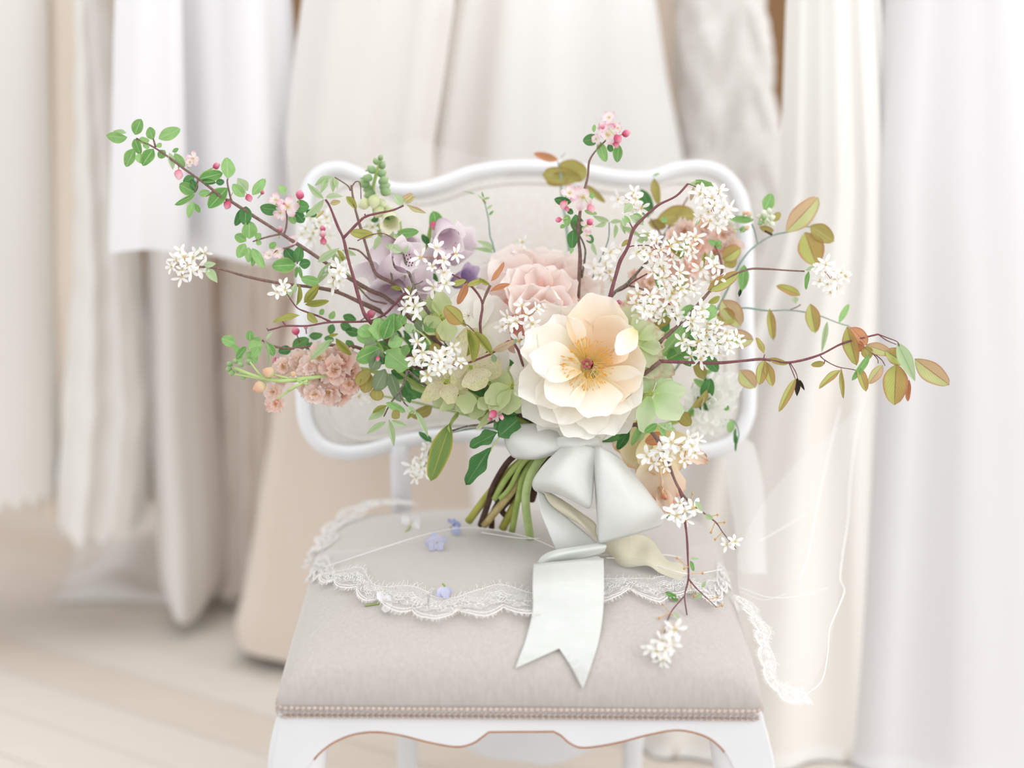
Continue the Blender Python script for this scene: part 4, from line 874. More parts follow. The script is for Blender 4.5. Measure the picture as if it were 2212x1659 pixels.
stem(T, 2.03, '759 400; 762 424; 769 458; 787 518; 803 571; 815 594; 852 615; 900 660 2.06; 1060 850 2.08; ' + BIND, .0013, .003, M_bark, 'bough'); stem(T, 2.03, '760 404; 768 393; 778 396; 780 430', .0008, .0006, M_redbark, 'twig'); stem(T, 2.03, '753 536; 774 541; 790 555; 806 573', .0012, .0014, M_bark, 'twig')
stem(T, 2.02, '849 554; 851 572; 845 589; 849 612', .001, .0014, M_greybark, 'twig')
leaves(T, 2.03, '716 381 679 401 15 p; 707 385 692 418 13 p; 719 383 719 416 13 p; 723 385 729 408 10 p; 748 424 770 453 16 y; 808 507 754 500 21 yo; 856 507 905 500 20 g; 900 500 880 498 12 g; 850 505 868 522 10 p; 820 510 808 540 14 p; 832 528 875 550 16 p')
stem(T, 2.02, '772 520; 800 508; 830 505; 862 523', .0007, .0007, M_redbark, 'leaf_stalk')
T = SB('dark bare twig forked over the lilac foxglove bells', 890, 610, 2.0)
stem(T, 1.99, '868 545; 872 552; 879 578; 893 614; 902 639; 960 720 2.03; 1090 870 2.05; ' + BIND, .001, .003, M_greybark, 'bough'); stem(T, 1.99, '893 616; 905 612; 914 607', .001, .0007, M_greybark, 'twig'); stem(T, 1.99, '893 616; 888 630; 886 640', .001, .0008, M_greybark, 'twig')
leaves(T, 1.99, '868 545 838 528 18 p; 872 548 882 530 10 p'); svc(T, 1.98, '945 560 42 38 9; 952 612 24 24 5')
stem(T, 1.985, '952 578; 975 592; 997 603; 1020 620; 1042 656; 1038 716; 1070 800 2.02; 1150 900 2.04; ' + BIND, .0009, .0022, M_redbark, 'bough'); stem(T, 1.985, '1042 656; 1050 636; 1059 616', .0016, .0018, M_bark, 'twig')
leaves(T, 1.975, '1009 610 989 659 17 r; 1009 616 1046 604 12 yo; 975 614 1007 606 14 yo; 1060 607 1091 567 13 r; 1060 630 1102 611 13 r; 1058 615 1035 600 10 y; 999 700 960 662 34 bo; 1007 706 1001 690 10 y')
T = SB('low serviceberry spray with white flowers and folded yellow leaves over the cream hellebore', 950, 770, 1.97)
stem(T, 1.965, '1024 716; 1012 704; 1000 698', .0008, .0008, M_bark, 'twig'); stem(T, 1.965, '903 748; 930 775; 985 790; 1060 765; 1110 740; 1150 850 2.03; ' + BIND, .0007, .002, M_redbark, 'twig')
leaves(T, 1.96, '1010 710 1021 784 26 y; 1024 716 1064 766 19 y; 1016 712 1008 770 14 y; 1064 759 1112 736 16 t; 1066 765 1068 782 12 u; 1100 742 1118 735 10 u')
svc(T, 1.955, '905 760 20 24 5; 940 778 30 24 9; 972 750 14 22 4; 935 800 20 16 4; 985 785 26 12 5'); svc(T, 1.985, '1128 682 36 34 9; 1095 700 12 14 2; 1130 730 12 16 2')
T = SB('serviceberry twig lying level at the left with olive leaf pairs', 650, 690, 1.99)
DL = lambda x: 1.985 + .04*max(0, min(1, (x-580)/280))
stem(T, DL, '578 714; 597 709; 618 704; 665 704; 714 696; 794 694; 829 680; 850 660; 866 643; 880 630', .001, .0018, M_redbark, 'bough'); stem(T, DL, '797 694; 860 760 2.03; 1000 870 2.06; ' + BIND, .0018, .003, M_bark, 'bough')
stem(T, DL, '714 695; 686 682; 657 672; 640 663; 620 635', .0014, .0007, M_redbark, 'twig'); stem(T, DL, '618 704; 610 694', .0011, .0008, M_redbark, 'twig'); stem(T, DL, '581 715; 576 709', .001, .0008, M_greybark, 'twig')
leaves(T, DL, '640 661 645 614 11 y; 657 653 690 616 15 y; 659 658 711 650 15 y; 647 680 590 696 14 yo; 663 676 686 697 17 yo; 690 610 650 602 22 g; 725 731 759 767 17 y; 714 733 667 780 17 p; 710 725 731 721 8 y; 720 733 690 762 12 p; 868 626 844 620 10 y; 872 637 907 687 14 y; 877 630 884 617 13 y; 570 735 585 792 6 p; 575 735 590 715 7 p; 632 635 640 610 12 p; 622 645 630 620 10 p')
svc(T, 1.99, '608 626 18 12 5'); svc(T, 1.99, '888 658 24 22 6')
T = SB('lichened serviceberry twig dropping under the left side with pale young leaves', 865, 860, 1.98)
stem(T, 1.98, '880 798; 874 823; 864 844; 843 872; 829 900', .0016, .0009, M_greybark, 'twig'); stem(T, 1.98, '864 844; 872 868; 884 880', .0012, .0009, M_greybark, 'twig'); stem(T, 1.98, '880 800; 960 860 2.02; 1100 920 2.04; ' + BIND, .0016, .0025, M_greybark, 'bough')
leaves(T, 1.975, '833 880 795 908 19 p; 834 870 876 890 17 g; 848 888 862 903 21 o; 833 911 790 938 14 p; 840 906 852 966 14 p; 846 908 878 921 14 p; 897 888 927 945 13 p; 880 878 900 895 15 p; 836 876 805 892 12 y; 895 885 880 905 8 y')
# right-hand side
T = SB('serviceberry twig arching up right of the peonies with white flower heads', 1400, 500, 1.99)
stem(T, 1.99, '1486 397; 1461 423; 1427 440; 1412 451; 1392 469; 1368 496; 1356 534; 1340 563; 1331 593; 1318 640; 1290 760 2.03; 1240 880 2.05; ' + BIND, .0013, .003, M_redbark, 'bough')
stem(T, 1.99, '1368 496; 1364 488; 1360 480', .001, .0007, M_redbark, 'twig'); stem(T, 1.99, '1356 534; 1370 531; 1398 530; 1410 535', .0008, .0006, M_redbark, 'flower_stalk'); stem(T, 1.99, '1486 397; 1500 402; 1520 415; 1532 435', .0007, .0005, M_redbark, 'flower_stalk')
svc(T, 1.99, '1538 446 34 46 20; 1418 540 42 40 15; 1560 470 14 22 5'); leaves(T, 1.99, '1489 397 1538 400 13 p; 1500 396 1515 404 12 o; 1502 388 1545 402 12 g; 1498 404 1492 434 9 t; 1376 510 1418 505 14 p; 1375 520 1402 518 12 p; 1357 518 1343 532 9 o; 1378 535 1383 560 9 y; 1362 482 1348 466 9 g; 1360 466 1392 486 17 p; 1440 518 1478 556 12 y; 1512 470 1500 490 7 p; 1350 490 1345 470 10 p')
T = SB('serviceberry twig behind it carrying flower clusters over coral stock', 1460, 600, 2.02)
stem(T, 2.02, '1403 562; 1389 575; 1354 613; 1322 638; 1290 700 2.04; 1240 860 2.06; ' + BIND, .0015, .003, M_greybark, 'bough'); stem(T, 2.02, '1398 591; 1369 608; 1350 622; 1327 632', .001, .0013, M_redbark, 'twig'); stem(T, 2.03, '1354 617; 1372 620; 1393 628; 1400 640', .0012, .001, M_greybark, 'twig'); stem(T, 2.02, '1440 650; 1452 668; 1460 690; 1492 735; 1510 755', .0012, .0008, M_bark, 'twig')
svc(T, 1.995, '1463 622 44 36 17; 1401 657 36 34 13; 1392 672 24 18 5; 1450 682 26 10 4; 1485 530 28 26 10; 1423 580 22 22 6; 1530 575 30 14 5; 1545 600 16 14 4', stalk=M_grn); svc(T, 2.05, '1309 588 28 24 8; 1363 432 28 24 8; 1378 450 20 20 5; 1330 540 14 12 3')
leaves(T, 2.0, '1415 590 1432 630 15 g; 1400 560 1385 548 12 p; 1470 560 1480 520 12 g; 1430 470 1440 480 14 g; 1530 520 1560 535 14 g; 1545 535 1558 520 12 g; 1365 440 1348 460 18 p; 1368 462 1390 480 16 g; 1524 545 1520 575 8 y; 1530 545 1545 560 12 p')
leaves(T, 2.05, '1316 478 1280 466 13 p; 1310 482 1285 490 10 p; 1318 480 1345 478 10 p; 1340 480 1352 506 11 p; 1330 485 1328 515 10 p; 1345 490 1385 510 12 p'); stem(T, 2.06, '1316 480; 1314 518; 1296 563; 1280 600', .0009, .001, M_teal, 'twig')
T = SB('serviceberry bough rising diagonally right to a far white flower head', 1550, 620, 1.99)
stem(T, 1.99, '1425 740; 1460 708; 1492 676; 1524 640; 1553 606; 1571 600; 1615 582; 1654 581; 1698 584; 1738 586', .0024, .0009, M_bark, 'bough'); stem(T, 1.99, '1425 740; 1360 810 2.02; 1270 900 2.05; ' + BIND, .003, .003, M_bark, 'bough'); stem(T, 1.99, '1553 606; 1560 584; 1555 555; 1544 530', .0018, .0012, M_bark, 'twig'); stem(T, 1.99, '1484 690; 1500 705; 1522 720', .0013, .0009, M_bark, 'twig')
svc(T, 1.99, '1795 604 30 30 12; 1775 572 14 10 3; 1822 596 10 14 2'); svc(T, 1.985, '1509 685 28 26 7; 1500 738 34 36 12; 1562 736 38 34 15; 1525 765 26 18 5; 1540 705 20 16 4', stalk=M_grn)
leaves(T, 1.99, '1528 626 1597 590 30 b; 1747 585 1741 626 10 g; 1740 584 1770 573 9 p; 1755 582 1775 590 8 p; 1475 690 1500 660 30 g; 1520 690 1545 660 30 g; 1607 612 1594 638 8 g; 1600 625 1596 642 6 x; 1555 640 1530 655 14 y')
T = SB('long serviceberry bough reaching right with the largest bronze leaves', 1750, 770, 1.98)
stem(T, 1.98, '1425 780; 1490 783; 1550 784; 1610 779; 1649 776; 1704 783; 1767 768; 1815 744; 1851 733; 1897 722', .0021, .0011, M_redbark, 'bough', 8, 5); stem(T, 1.98, '1428 780; 1350 840 2.01; 1270 900 2.04; ' + BIND, .0028, .003, M_bark, 'bough')
for t in ('1897 722; 1915 735; 1936 744', '1897 722; 1918 730; 1938 738; 1942 748', '1851 733; 1866 750; 1881 759; 1906 763', '1881 759; 1895 775; 1897 785', '1890 765; 1905 778; 1912 790', '1772 769; 1782 778; 1809 792; 1842 798; 1852 802', '1782 778; 1780 786', '1707 784; 1719 804; 1724 822', '1649 777; 1652 765', '1704 783; 1715 810; 1719 820'): stem(T, 1.98, t, .0008, .0005, M_redbark, 'leaf_stalk', 5)
leaves(T, 1.98, '''1652 777 1640 831 24 b; 1656 783 1669 835 21 b; 1651 763 1633 729 13 b; 1660 774 1702 787 13 o; 1719 817 1683 889 17 b; 1722 816 1722 857 13 x; 1727 820 1738 844 7 x; 1782 784 1752 789 13 o; 1815 798 1769 839 16 b; 1817 795 1821 862 10 b;
1854 792 1871 846 20 b; 1878 766 1842 822 15 g; 1906 789 1877 829 22 k; 1830 706 1848 790 32 b; 1839 707 1873 746 28 r; 1871 745 1927 764 25 k; 1911 757 1958 784 34 b; 1939 740 1977 824 30 p; 1936 786 1932 875 50 b; 1976 775 2051 834 42 k; 1964 820 1960 868 12 r; 1866 748 1880 775 24 o; 1850 735 1862 760 20 r''', tilt=.2, roll=.35)
T = thing('smoke_branch', 'thin grey-green branch behind with the three large golden leaves', 'branch', P(1680, 520, 2.12))
stem(T, 2.11, '1750 490; 1737 490; 1713 499; 1670 508; 1637 527; 1613 549; 1589 587; 1556 656; 1500 740; 1400 860 2.1; ' + BIND, .0008, .0018, M_teal, 'bough'); stem(T, 2.11, '1637 527; 1630 500; 1624 484', .001, .0012, M_teal, 'twig'); stem(T, 2.09, '1652 499; 1668 507', .0014, .0018, M_darkstem, 'twig')
leaves(T, 2.1, '1698 501 1768 426 44 k; 1750 488 1802 521 36 o; 1738 502 1766 573 54 b; 1652 455 1668 418 26 g; 1670 478 1685 458 16 o; 1628 475 1575 472 16 g; 1607 572 1604 627 23 g; 1640 490 1672 500 14 o; 1560 560 1600 535 34 b; 1565 575 1590 555 28 o', tilt=.15, roll=.25)
buds(T, 2.09, '1650 460 13 w 60; 1662 455 12 w 100; 1668 470 13 w 20; 1640 468 12 w 170; 1655 478 14 w -80; 1668 484 12 w -30; 1642 482 11 g 200; 1660 470 12 w 50; 1650 470 10 g 90; 1617 462 11 s 120; 1608 460 9 s 60; 1606 495 14 g 0; 1614 492 10 s 40', M_lime)
cut(T, 'L')
T = thing('smoke_branch', 'thin branch low at the right with dangling gold and green leaves', 'branch', P(1700, 680, 2.09))
stem(T, 2.09, '1833 704; 1809 697; 1761 679; 1707 670; 1658 671; 1598 665; 1520 680; 1420 780 2.09; 1290 900 2.08; ' + BIND, .0007, .0016, M_teal, 'bough'); stem(T, 2.09, '1707 669; 1720 664; 1730 658', .0007, .0007, M_redbark, 'twig')
leaves(T, 2.08, '1728 638 1679 616 19 b; 1718 641 1718 656 14 p; 1662 667 1671 735 18 b; 1750 656 1762 720 30 b; 1787 694 1775 762 12 p; 1812 698 1834 655 13 g; 1833 704 1847 760 22 k; 1560 648 1600 705 46 k; 1548 680 1590 690 36 b; 1570 730 1628 734 38 k; 1598 800 1632 838 36 k; 1520 720 1560 700 30 t', tilt=.15, roll=.3)
T = thing('smoke_branch', 'blurred upright branch with olive and orange leaves over the chair back', 'branch', P(1230, 380, 2.2))
stem(T, 2.2, '1205 350; 1211 376; 1213 415; 1225 500; 1235 600; 1240 800 2.12; ' + BIND, .0012, .003, M_teal, 'bough')
leaves(T, 2.2, '1206 346 1153 332 17 r; 1205 355 1268 380 42 or; 1256 385 1172 376 36 or; 1264 399 1308 438 14 o; 1230 380 1180 395 28 o', tilt=.1, roll=.2)
stem(T, 2.2, '1212 340; 1222 330', .0006, .0005, M_teal, 'twig')
T = thing('smoke_branch', 'blurred forked branch with broad olive leaves right of the apple twig', 'branch', P(1430, 480, 2.18))
stem(T, 2.17, '1486 426; 1460 470; 1432 513; 1400 600; 1350 750 2.12; 1260 900 2.08; ' + BIND, .001, .003, M_bark, 'bough'); stem(T, 2.17, '1405 472; 1420 495; 1432 513', .001, .0014, M_bark, 'twig')
leaves(T, 2.17, '1412 384 1423 444 19 o; 1385 408 1408 462 26 d; 1420 472 1504 464 44 or; 1400 480 1440 490 22 o; 1410 380 1425 374 5 g; 1390 440 1400 470 20 d', tilt=.1, roll=.2)
T = thing('filler_sprig', 'thin wiry sprig with tiny green tips between foxglove and apple twig', 'branch', P(1055, 480, 2.1))
stem(T, 2.1, '1045 430; 1055 472; 1059 511; 1068 541; 1100 700; 1180 880 2.09; ' + BIND, .0009, .0015, M_teal, 'twig')
leaves(T, 2.1, '1045 430 1058 427 4 g; 1044 432 1030 420 4 p; 1046 428 1040 414 4 g; 1052 452 1064 442 6 p; 1056 465 1066 455 5 g; 1028 420 1000 412 3 p; 1050 440 1042 430 5 y; 1068 540 1030 520 14 p; 1066 545 1020 535 10 p'); svc(T, 2.14, '1120 520 16 18 4; 1070 560 16 8 2', stalk=M_grn)
T = thing('cow_parsley', 'blurred white lacy flower heads behind the left twigs', 'flower', P(690, 500, 2.12))
svc(T, 2.11, '684 495 36 32 16; 790 850 34 22 9; 790 490 40 18 6', stalk=M_grn); stem(T, 2.12, '690 505; 760 600; 900 760; 1100 900 2.1; ' + BIND, .0012, .0025, M_lime); stem(T, 2.12, '790 850; 900 870; 1100 920 2.1', .0012, .002, M_lime, 'side_stalk')
T = thing('cow_parsley', 'blurred white flower tuft hanging behind the long tulip leaf', 'flower', P(910, 1000, 2.1))
svc(T, 2.1, '905 1008 18 26 11; 930 960 10 14 3', stalk=M_grn); stem(T, 2.1, '908 1020; 925 992; 945 955; 960 938; 1060 925; ' + BIND, .0007, .0012, M_teal); leaves(T, 2.09, '938 956 904 933 13 d; 940 962 925 985 12 d')
T = thing('tulip', 'long twisted tulip leaf with yellow markings hanging from the underside', 'flower', P(960, 950, 2.02))
LM['z'] = leafmat('yellow_marked_leaf', '6f9457', 'a9a548', 'c9b23e', 'b3b75a')
sheet('stem', [PL('995 884 2.03; 992 892 2.03; 990 900 2.03', 2), PL('978 900 2.02; 975 910 2.02; 976 918 2.02', 2), PL('966 925 2.01; 969 930 2.01; 972 936 2.01', 2)], M_green, T, 5, 6)
_z = leaf_data('ovate', 5); link('leaf', mesh('leaf_tulip', _z[0], _z[1], LM['z'], _z[2]), T, frame(P(972, 915, 2.01), P(930, 1040, 2.03), .028, .2, .05))
stem(T, 2.03, '994 886; 1060 900; 1140 935 2.05; ' + BIND, .002, .0025, M_green)
# hanging branch on the right
T = SB('serviceberry branch trailing down over the seat right of the ribbon', 1480, 1150, 1.96)
SAFE[0] = True
stem(T, 1.97, '1374 917 2.0; 1405 932 1.98; 1424 956; 1441 992; 1456 1033; 1468 1057; 1484 1079 1.975; 1506 1098 1.98; 1545 1127 1.99; 1562 1151 1.995; 1590 1185 2.0', .0026, .0005, M_bark, 'bough', 8, 5); stem(T, 1.97, '1374 917 2.0; 1300 930 2.03; ' + BIND, .0026, .003, M_bark, 'bough')
stem(T, 1.97, '1468 1057; 1474 1080; 1480 1127 1.96; 1484 1163 1.955; 1486 1207 1.95; 1487 1250 1.945; 1479 1287 1.935; 1484 1328 1.93', .0019, .0008, M_redbark, 'bough')
stem(T, 1.94, '1487 1250; 1500 1266; 1516 1282; 1548 1312', .0011, .0005, M_redbark, 'twig'); stem(T, 1.93, '1477 1289; 1448 1325; 1434 1371 %.3f; 1430 1402 %.3f' % (seatD(1434, 1371)-.008, seatD(1430, 1402)-.012), .0009, .0005, M_redbark, 'twig')
svc(T, 1.965, '1484 964 30 32 10; 1424 992 30 24 9; 1472 1105 28 26 9'); svc(T, 1.99, '1580 1170 14 14 4'); svc(T, seatD(1430, 1400)-.014, '1430 1400 26 26 11; 1452 1360 10 12 2'); svc(T, 1.96, '1445 955 12 10 2')
leaves(T, 1.95, '1466 1298 1437 1279 13 g; 1519 1278 1496 1296 12 p; 1491 1211 1499 1234 9 g; 1455 1325 1467 1336 10 p; 1502 1083 1517 1105 13 p; 1523 1111 1541 1122 12 p; 1491 1207 1512 1207 7 p; 1516 1270 1525 1255 8 p; 1420 915 1392 935 16 g; 1422 915 1462 930 14 p; 1440 928 1450 912 14 p; 1425 918 1437 945 14 g')
SV, SF = [], []
for x, y, a, b_, D in ((1487, 1225, 1462, 1205, 1.945), (1487, 1225, 1478, 1228, 1.945), (1488, 1240, 1518, 1238, 1.945), (1488, 1250, 1500, 1288, 1.94), (1448, 1325, 1424, 1335, 1.925), (1440, 1350, 1422, 1372, 1.92), (1445, 1345, 1468, 1358, 1.92), (1530, 1295, 1550, 1290, 1.935), (1545, 1127, 1536, 1150, 1.99), (1550, 1130, 1565, 1128, 1.99), (1535, 1115, 1550, 1112, 1.985), (1490, 1085, 1496, 1066, 1.975), (1560, 1150, 1545, 1165, 1.99), (1548, 1312, 1560, 1308, 1.93), (1454, 1330, 1430, 1305, 1.925)):
    p, q_ = P(x, y, safe(x, y, D)), P(a, b_, safe(a, b_, D)); tube_geo(SV, SF, [p, q_], .0005, 4, False); blob(SV, SF, q_, Vector((0, 0, 1)), Vector((1, 0, 0)), Vector((0, 1, 0)), .0022, .0018, .0018)
mobj('spent_calyxes', SV, SF, tone('ochre_calyx', 'd0a265'), T)['kind'] = 'stuff'
SAFE[0] = False
# dark leaves filling the heart of the bouquet
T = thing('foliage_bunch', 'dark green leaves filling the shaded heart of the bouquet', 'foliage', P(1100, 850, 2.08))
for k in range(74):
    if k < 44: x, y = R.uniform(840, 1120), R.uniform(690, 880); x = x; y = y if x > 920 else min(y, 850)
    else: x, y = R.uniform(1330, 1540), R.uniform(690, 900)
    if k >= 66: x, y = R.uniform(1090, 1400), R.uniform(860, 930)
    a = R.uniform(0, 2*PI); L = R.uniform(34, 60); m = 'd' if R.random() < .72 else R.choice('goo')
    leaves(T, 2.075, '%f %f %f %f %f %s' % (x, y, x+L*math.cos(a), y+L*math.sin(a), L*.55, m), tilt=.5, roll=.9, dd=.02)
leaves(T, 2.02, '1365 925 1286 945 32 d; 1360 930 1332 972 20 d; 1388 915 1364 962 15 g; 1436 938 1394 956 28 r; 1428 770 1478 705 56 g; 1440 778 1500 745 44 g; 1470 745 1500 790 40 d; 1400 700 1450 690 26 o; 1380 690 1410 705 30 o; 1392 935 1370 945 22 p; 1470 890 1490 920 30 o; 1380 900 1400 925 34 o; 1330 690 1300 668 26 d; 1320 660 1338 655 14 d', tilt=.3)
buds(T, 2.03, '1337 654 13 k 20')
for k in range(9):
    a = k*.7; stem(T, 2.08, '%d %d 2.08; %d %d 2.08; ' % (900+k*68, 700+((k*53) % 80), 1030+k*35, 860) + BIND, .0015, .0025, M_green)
# ================================================================== ribbon
M_rib = plain('ivory_silk_ribbon', 'ebece9', 'e6e8e3', .38, 30, (1, 6, 1), .06, .3, .25); M_rib2 = plain('straw_silk_ribbon', 'ece7d2', 'e6e0c8', .38, 30, (1, 6, 1), .06, .3, .25)
T = thing('ribbon_bow', 'wide ivory silk ribbon bow tied round the stems with one notched tail', 'ribbon', P(1240, 1060, 2.02))
def RB(name, rows, mat=M_rib, **k): return sheet(name, [PL(r, 2.02) for r in rows], mat, T, k.pop('n', 26), k.pop('m', 8), thick=.0005, **k)
RB('wrap_loop', ['1250 925 2.03; 1180 915 2.02; 1110 918 2.02; 1092 930 2.025', '1245 945 2.015; 1180 948 1.995; 1115 950 2.0; 1090 955 2.02', '1240 960 2.01; 1200 970 1.995; 1150 985 1.995; 1104 984 2.015', '1255 966 2.02; 1210 978 2.01; 1160 992 2.015; 1120 992 2.03'], n=22)
RB('knot', ['1200 945 2.0; 1240 940 1.99; 1300 945 2.0', '1198 965 2.0; 1240 962 1.985; 1300 965 2.0', '1210 980 2.02; 1240 985 2.0; 1290 985 2.01'], n=14)
RB('left_loop', ['1215 962 2.0; 1250 958 1.99; 1288 968 1.99', '1172 1006 1.99; 1225 1000 1.965; 1284 1020 1.985', '1150 1042 1.995; 1200 1050 1.96; 1278 1092 1.975', '1160 1062 2.01; 1205 1068 2.0; 1262 1092 2.0', '1190 1050 2.03; 1230 1060 2.03; 1280 1060 2.03'])
RB('left_loop_underside', ['1152 1044 2.02; 1170 1058 2.02; 1200 1075 2.025', '1172 1060 2.0; 1215 1080 2.01; 1280 1125 2.01', '1190 1090 2.0; 1235 1108 2.0; 1288 1150 2.005', '1230 1120 2.01; 1260 1138 2.0; 1292 1168 2.0'], M_rib2, n=18)
RB('lower_loop', ['1160 1060 1.995; 1168 1105 1.99; 1185 1150 1.995; 1208 1206 2.005', '1178 1068 2.005; 1190 1110 2.0; 1215 1150 2.0; 1240 1200 2.005', '1190 1082 2.01; 1222 1115 2.01; 1258 1145 2.01; 1290 1172 2.01'])
RB('right_loop', ['1286 962 1.99; 1282 1000 1.99; 1287 1080 1.985; 1290 1130 1.985; 1292 1168 1.99', '1298 966 1.98; 1296 1010 1.965; 1300 1085 1.96; 1302 1130 1.965; 1302 1172 1.98', '1318 975 1.985; 1335 1020 1.965; 1355 1090 1.96; 1360 1130 1.965; 1358 1158 1.98', '1340 990 2.0; 1368 1030 1.985; 1405 1085 1.98; 1420 1110 1.98; 1412 1142 1.99', '1345 996 2.01; 1385 1042 2.0; 1425 1095 1.995; 1436 1115 1.995; 1428 1136 2.0'])
RB('right_loop_back', ['1288 964 2.0; 1310 972 2.02; 1345 996 2.03', '1286 1020 2.02; 1320 1040 2.04; 1385 1045 2.03', '1290 1100 2.03; 1350 1100 2.05; 1430 1115 2.02'], M_rib, n=16)
RB('curled_fold', ['1160 1216 1.99; 1172 1200 1.985; 1200 1188 1.98; 1260 1178 1.985; 1306 1170 1.99', '1172 1222 1.985; 1190 1206 1.97; 1225 1195 1.97; 1275 1186 1.975; 1310 1180 1.98', '1200 1226 1.995; 1225 1214 1.99; 1260 1206 1.985; 1290 1198 1.985; 1306 1192 1.985'])
def TL(x, y, l=.004): return on_seat(x, y, l)
def push(l):
    def f(p, u=0, v=0):
        q = p - CAM; D = q.dot(Vector((0, cP, -sP))); px = 1106 + F*q.x/D; py = 829.5 - F*q.dot(Vector((0, sP, cP)))/D
        s = seatD(px, py) - l
        return CAM + q*(s/D) if (s < D and s < 2.35) else p
    return f
tp = [[P(1152, 1218, 1.975), P(1190, 1214, 1.967), P(1228, 1211, 1.964), P(1266, 1208, 1.967), P(1304, 1206, 1.975)], [TL(1150, 1262, .026), TL(1190, 1260, .03), TL(1228, 1259, .031), TL(1266, 1257, .03), TL(1305, 1256, .026)], [TL(1150, 1320, .012), TL(1190, 1320, .013), TL(1226, 1320, .013), TL(1264, 1320, .013), TL(1303, 1320, .012)],
 [TL(1138, 1372), TL(1176, 1364, .006), TL(1216, 1358, .006), TL(1257, 1372, .006), TL(1294, 1382)], [TL(1126, 1408), TL(1170, 1392, .006), TL(1213, 1380, .006), TL(1246, 1405, .006), TL(1278, 1436)], [TL(1112, 1445), TL(1162, 1422, .006), TL(1208, 1401, .006), TL(1233, 1440, .006), TL(1259, 1490)]]
o = sheet('notched_tail', tp, M_rib, T, 41, 8, thick=.0005, byindex=True, proj=push(.004))
sheet('tail_fold', [[P(1152, 1218, 1.975), P(1228, 1211, 1.965), P(1304, 1206, 1.975)], [P(1156, 1219, 1.982), P(1228, 1213, 1.975), P(1303, 1208, 1.98)], [P(1175, 1214, 1.995), P(1230, 1206, 1.99), P(1290, 1200, 1.99)]], M_rib, T, 20, 6, thick=.0005)
sheet('straw_tail', [[P(1290, 1160, 2.01), P(1300, 1180, 2.01), P(1320, 1200, 2.02)], [P(1350, 1155, 2.0), P(1345, 1190, 2.005), P(1345, 1225, 2.015)], [TL(1400, 1158, .02), TL(1400, 1190, .022), TL(1398, 1222, .012)], [TL(1440, 1208, .01), TL(1432, 1220, .012), TL(1425, 1238, .006)], [TL(1470, 1216, .006), TL(1462, 1232, .008), TL(1455, 1250, .004)], [TL(1484, 1238, .005), TL(1476, 1246, .005), TL(1470, 1254, .004)]], M_rib2, T, 14, 8, thick=.0005, proj=push(.004))

# ================================================================== lace-edged veil
M_tul = sheer('silk_tulle', 'faf9f8', .11); M_tul2 = sheer('silk_tulle_folded', 'faf9f8', .10); M_lacew = plain('white_lace_thread', 'f6f3f1', rough=.9); M_lnet = sheer('lace_ground', 'faf8f6', .5, 900)
VE = thing('veil', 'sheer tulle veil with eyelash lace edge spread over the chair seat', 'veil', on_seat(1000, 1250))
def sline(pts, l=.003): return [on_seat(x, y, l) for x, y in pts]
edge = [(668, 1240), (690, 1236), (730, 1250), (765, 1256), (790, 1278), (830, 1290), (858, 1300), (890, 1314), (930, 1318), (965, 1318), (1000, 1308), (1040, 1314), (1090, 1306), (1150, 1308), (1215, 1300), (1300, 1285), (1335, 1266), (1380, 1272), (1430, 1285), (1480, 1262), (1540, 1290), (1590, 1300)]
e0 = resample(catmull(sline(edge, .004), 6), 60)
e3 = resample(sline([(672, 1236), (690, 1200), (760, 1130), (900, 1090), (1100, 1080), (1300, 1080), (1480, 1085), (1560, 1130), (1590, 1200), (1600, 1290)], .003), 60)
def seatlift(l, a=.0025):
    def f(p, u, v):
        z = seat_z(p.x, p.y)
        if z > 0: p.z = max(z + l + a*math.sin(19*u+7*v)*math.sin(5*v+9*u+1)**2, z+.0012)
        return p
    return f
sheet('tulle_on_seat', [e3, [a.lerp(b_, .5) for a, b_ in zip(e3, e0)], e0], M_tul, VE, 60, 10, proj=seatlift(.004))
e5 = sline([(700, 1225), (800, 1192), (900, 1160), (985, 1141), (1060, 1143), (1150, 1163), (1220, 1190), (1330, 1200), (1450, 1200), (1580, 1240)], .008)
e5 = resample(catmull(e5, 6), 60)
sheet('upper_tulle_layer', [e5, [a.lerp(b_, .55) for a, b_ in zip(e5, e0)], e0], M_tul, VE, 60, 10, proj=seatlift(.007, .003))
V, Fc = [], []; tube_geo(V, Fc, e5, .0006, 5, False)
e6 = resample(catmull(sline([(1040, 1150), (1090, 1158), (1130, 1163), (1165, 1163)], .012), 6), 20); tube_geo(V, Fc, e6, .0005, 5, False)
e7 = resample(catmull(sline([(1310, 1205), (1370, 1208), (1430, 1225), (1490, 1240), (1560, 1230)], .012), 6), 20); tube_geo(V, Fc, e7, .0006, 5, False)
mobj('tulle_hem', V, Fc, M_lacew, VE)
sheet('gathered_tulle', [sline([(1306, 1206), (1380, 1206), (1450, 1222), (1530, 1240)], .016), sline([(1306, 1235), (1380, 1232), (1450, 1246), (1530, 1260)], .010), sline([(1306, 1262), (1380, 1262), (1450, 1270), (1530, 1285)], .004)], M_tul, VE, 24, 8)
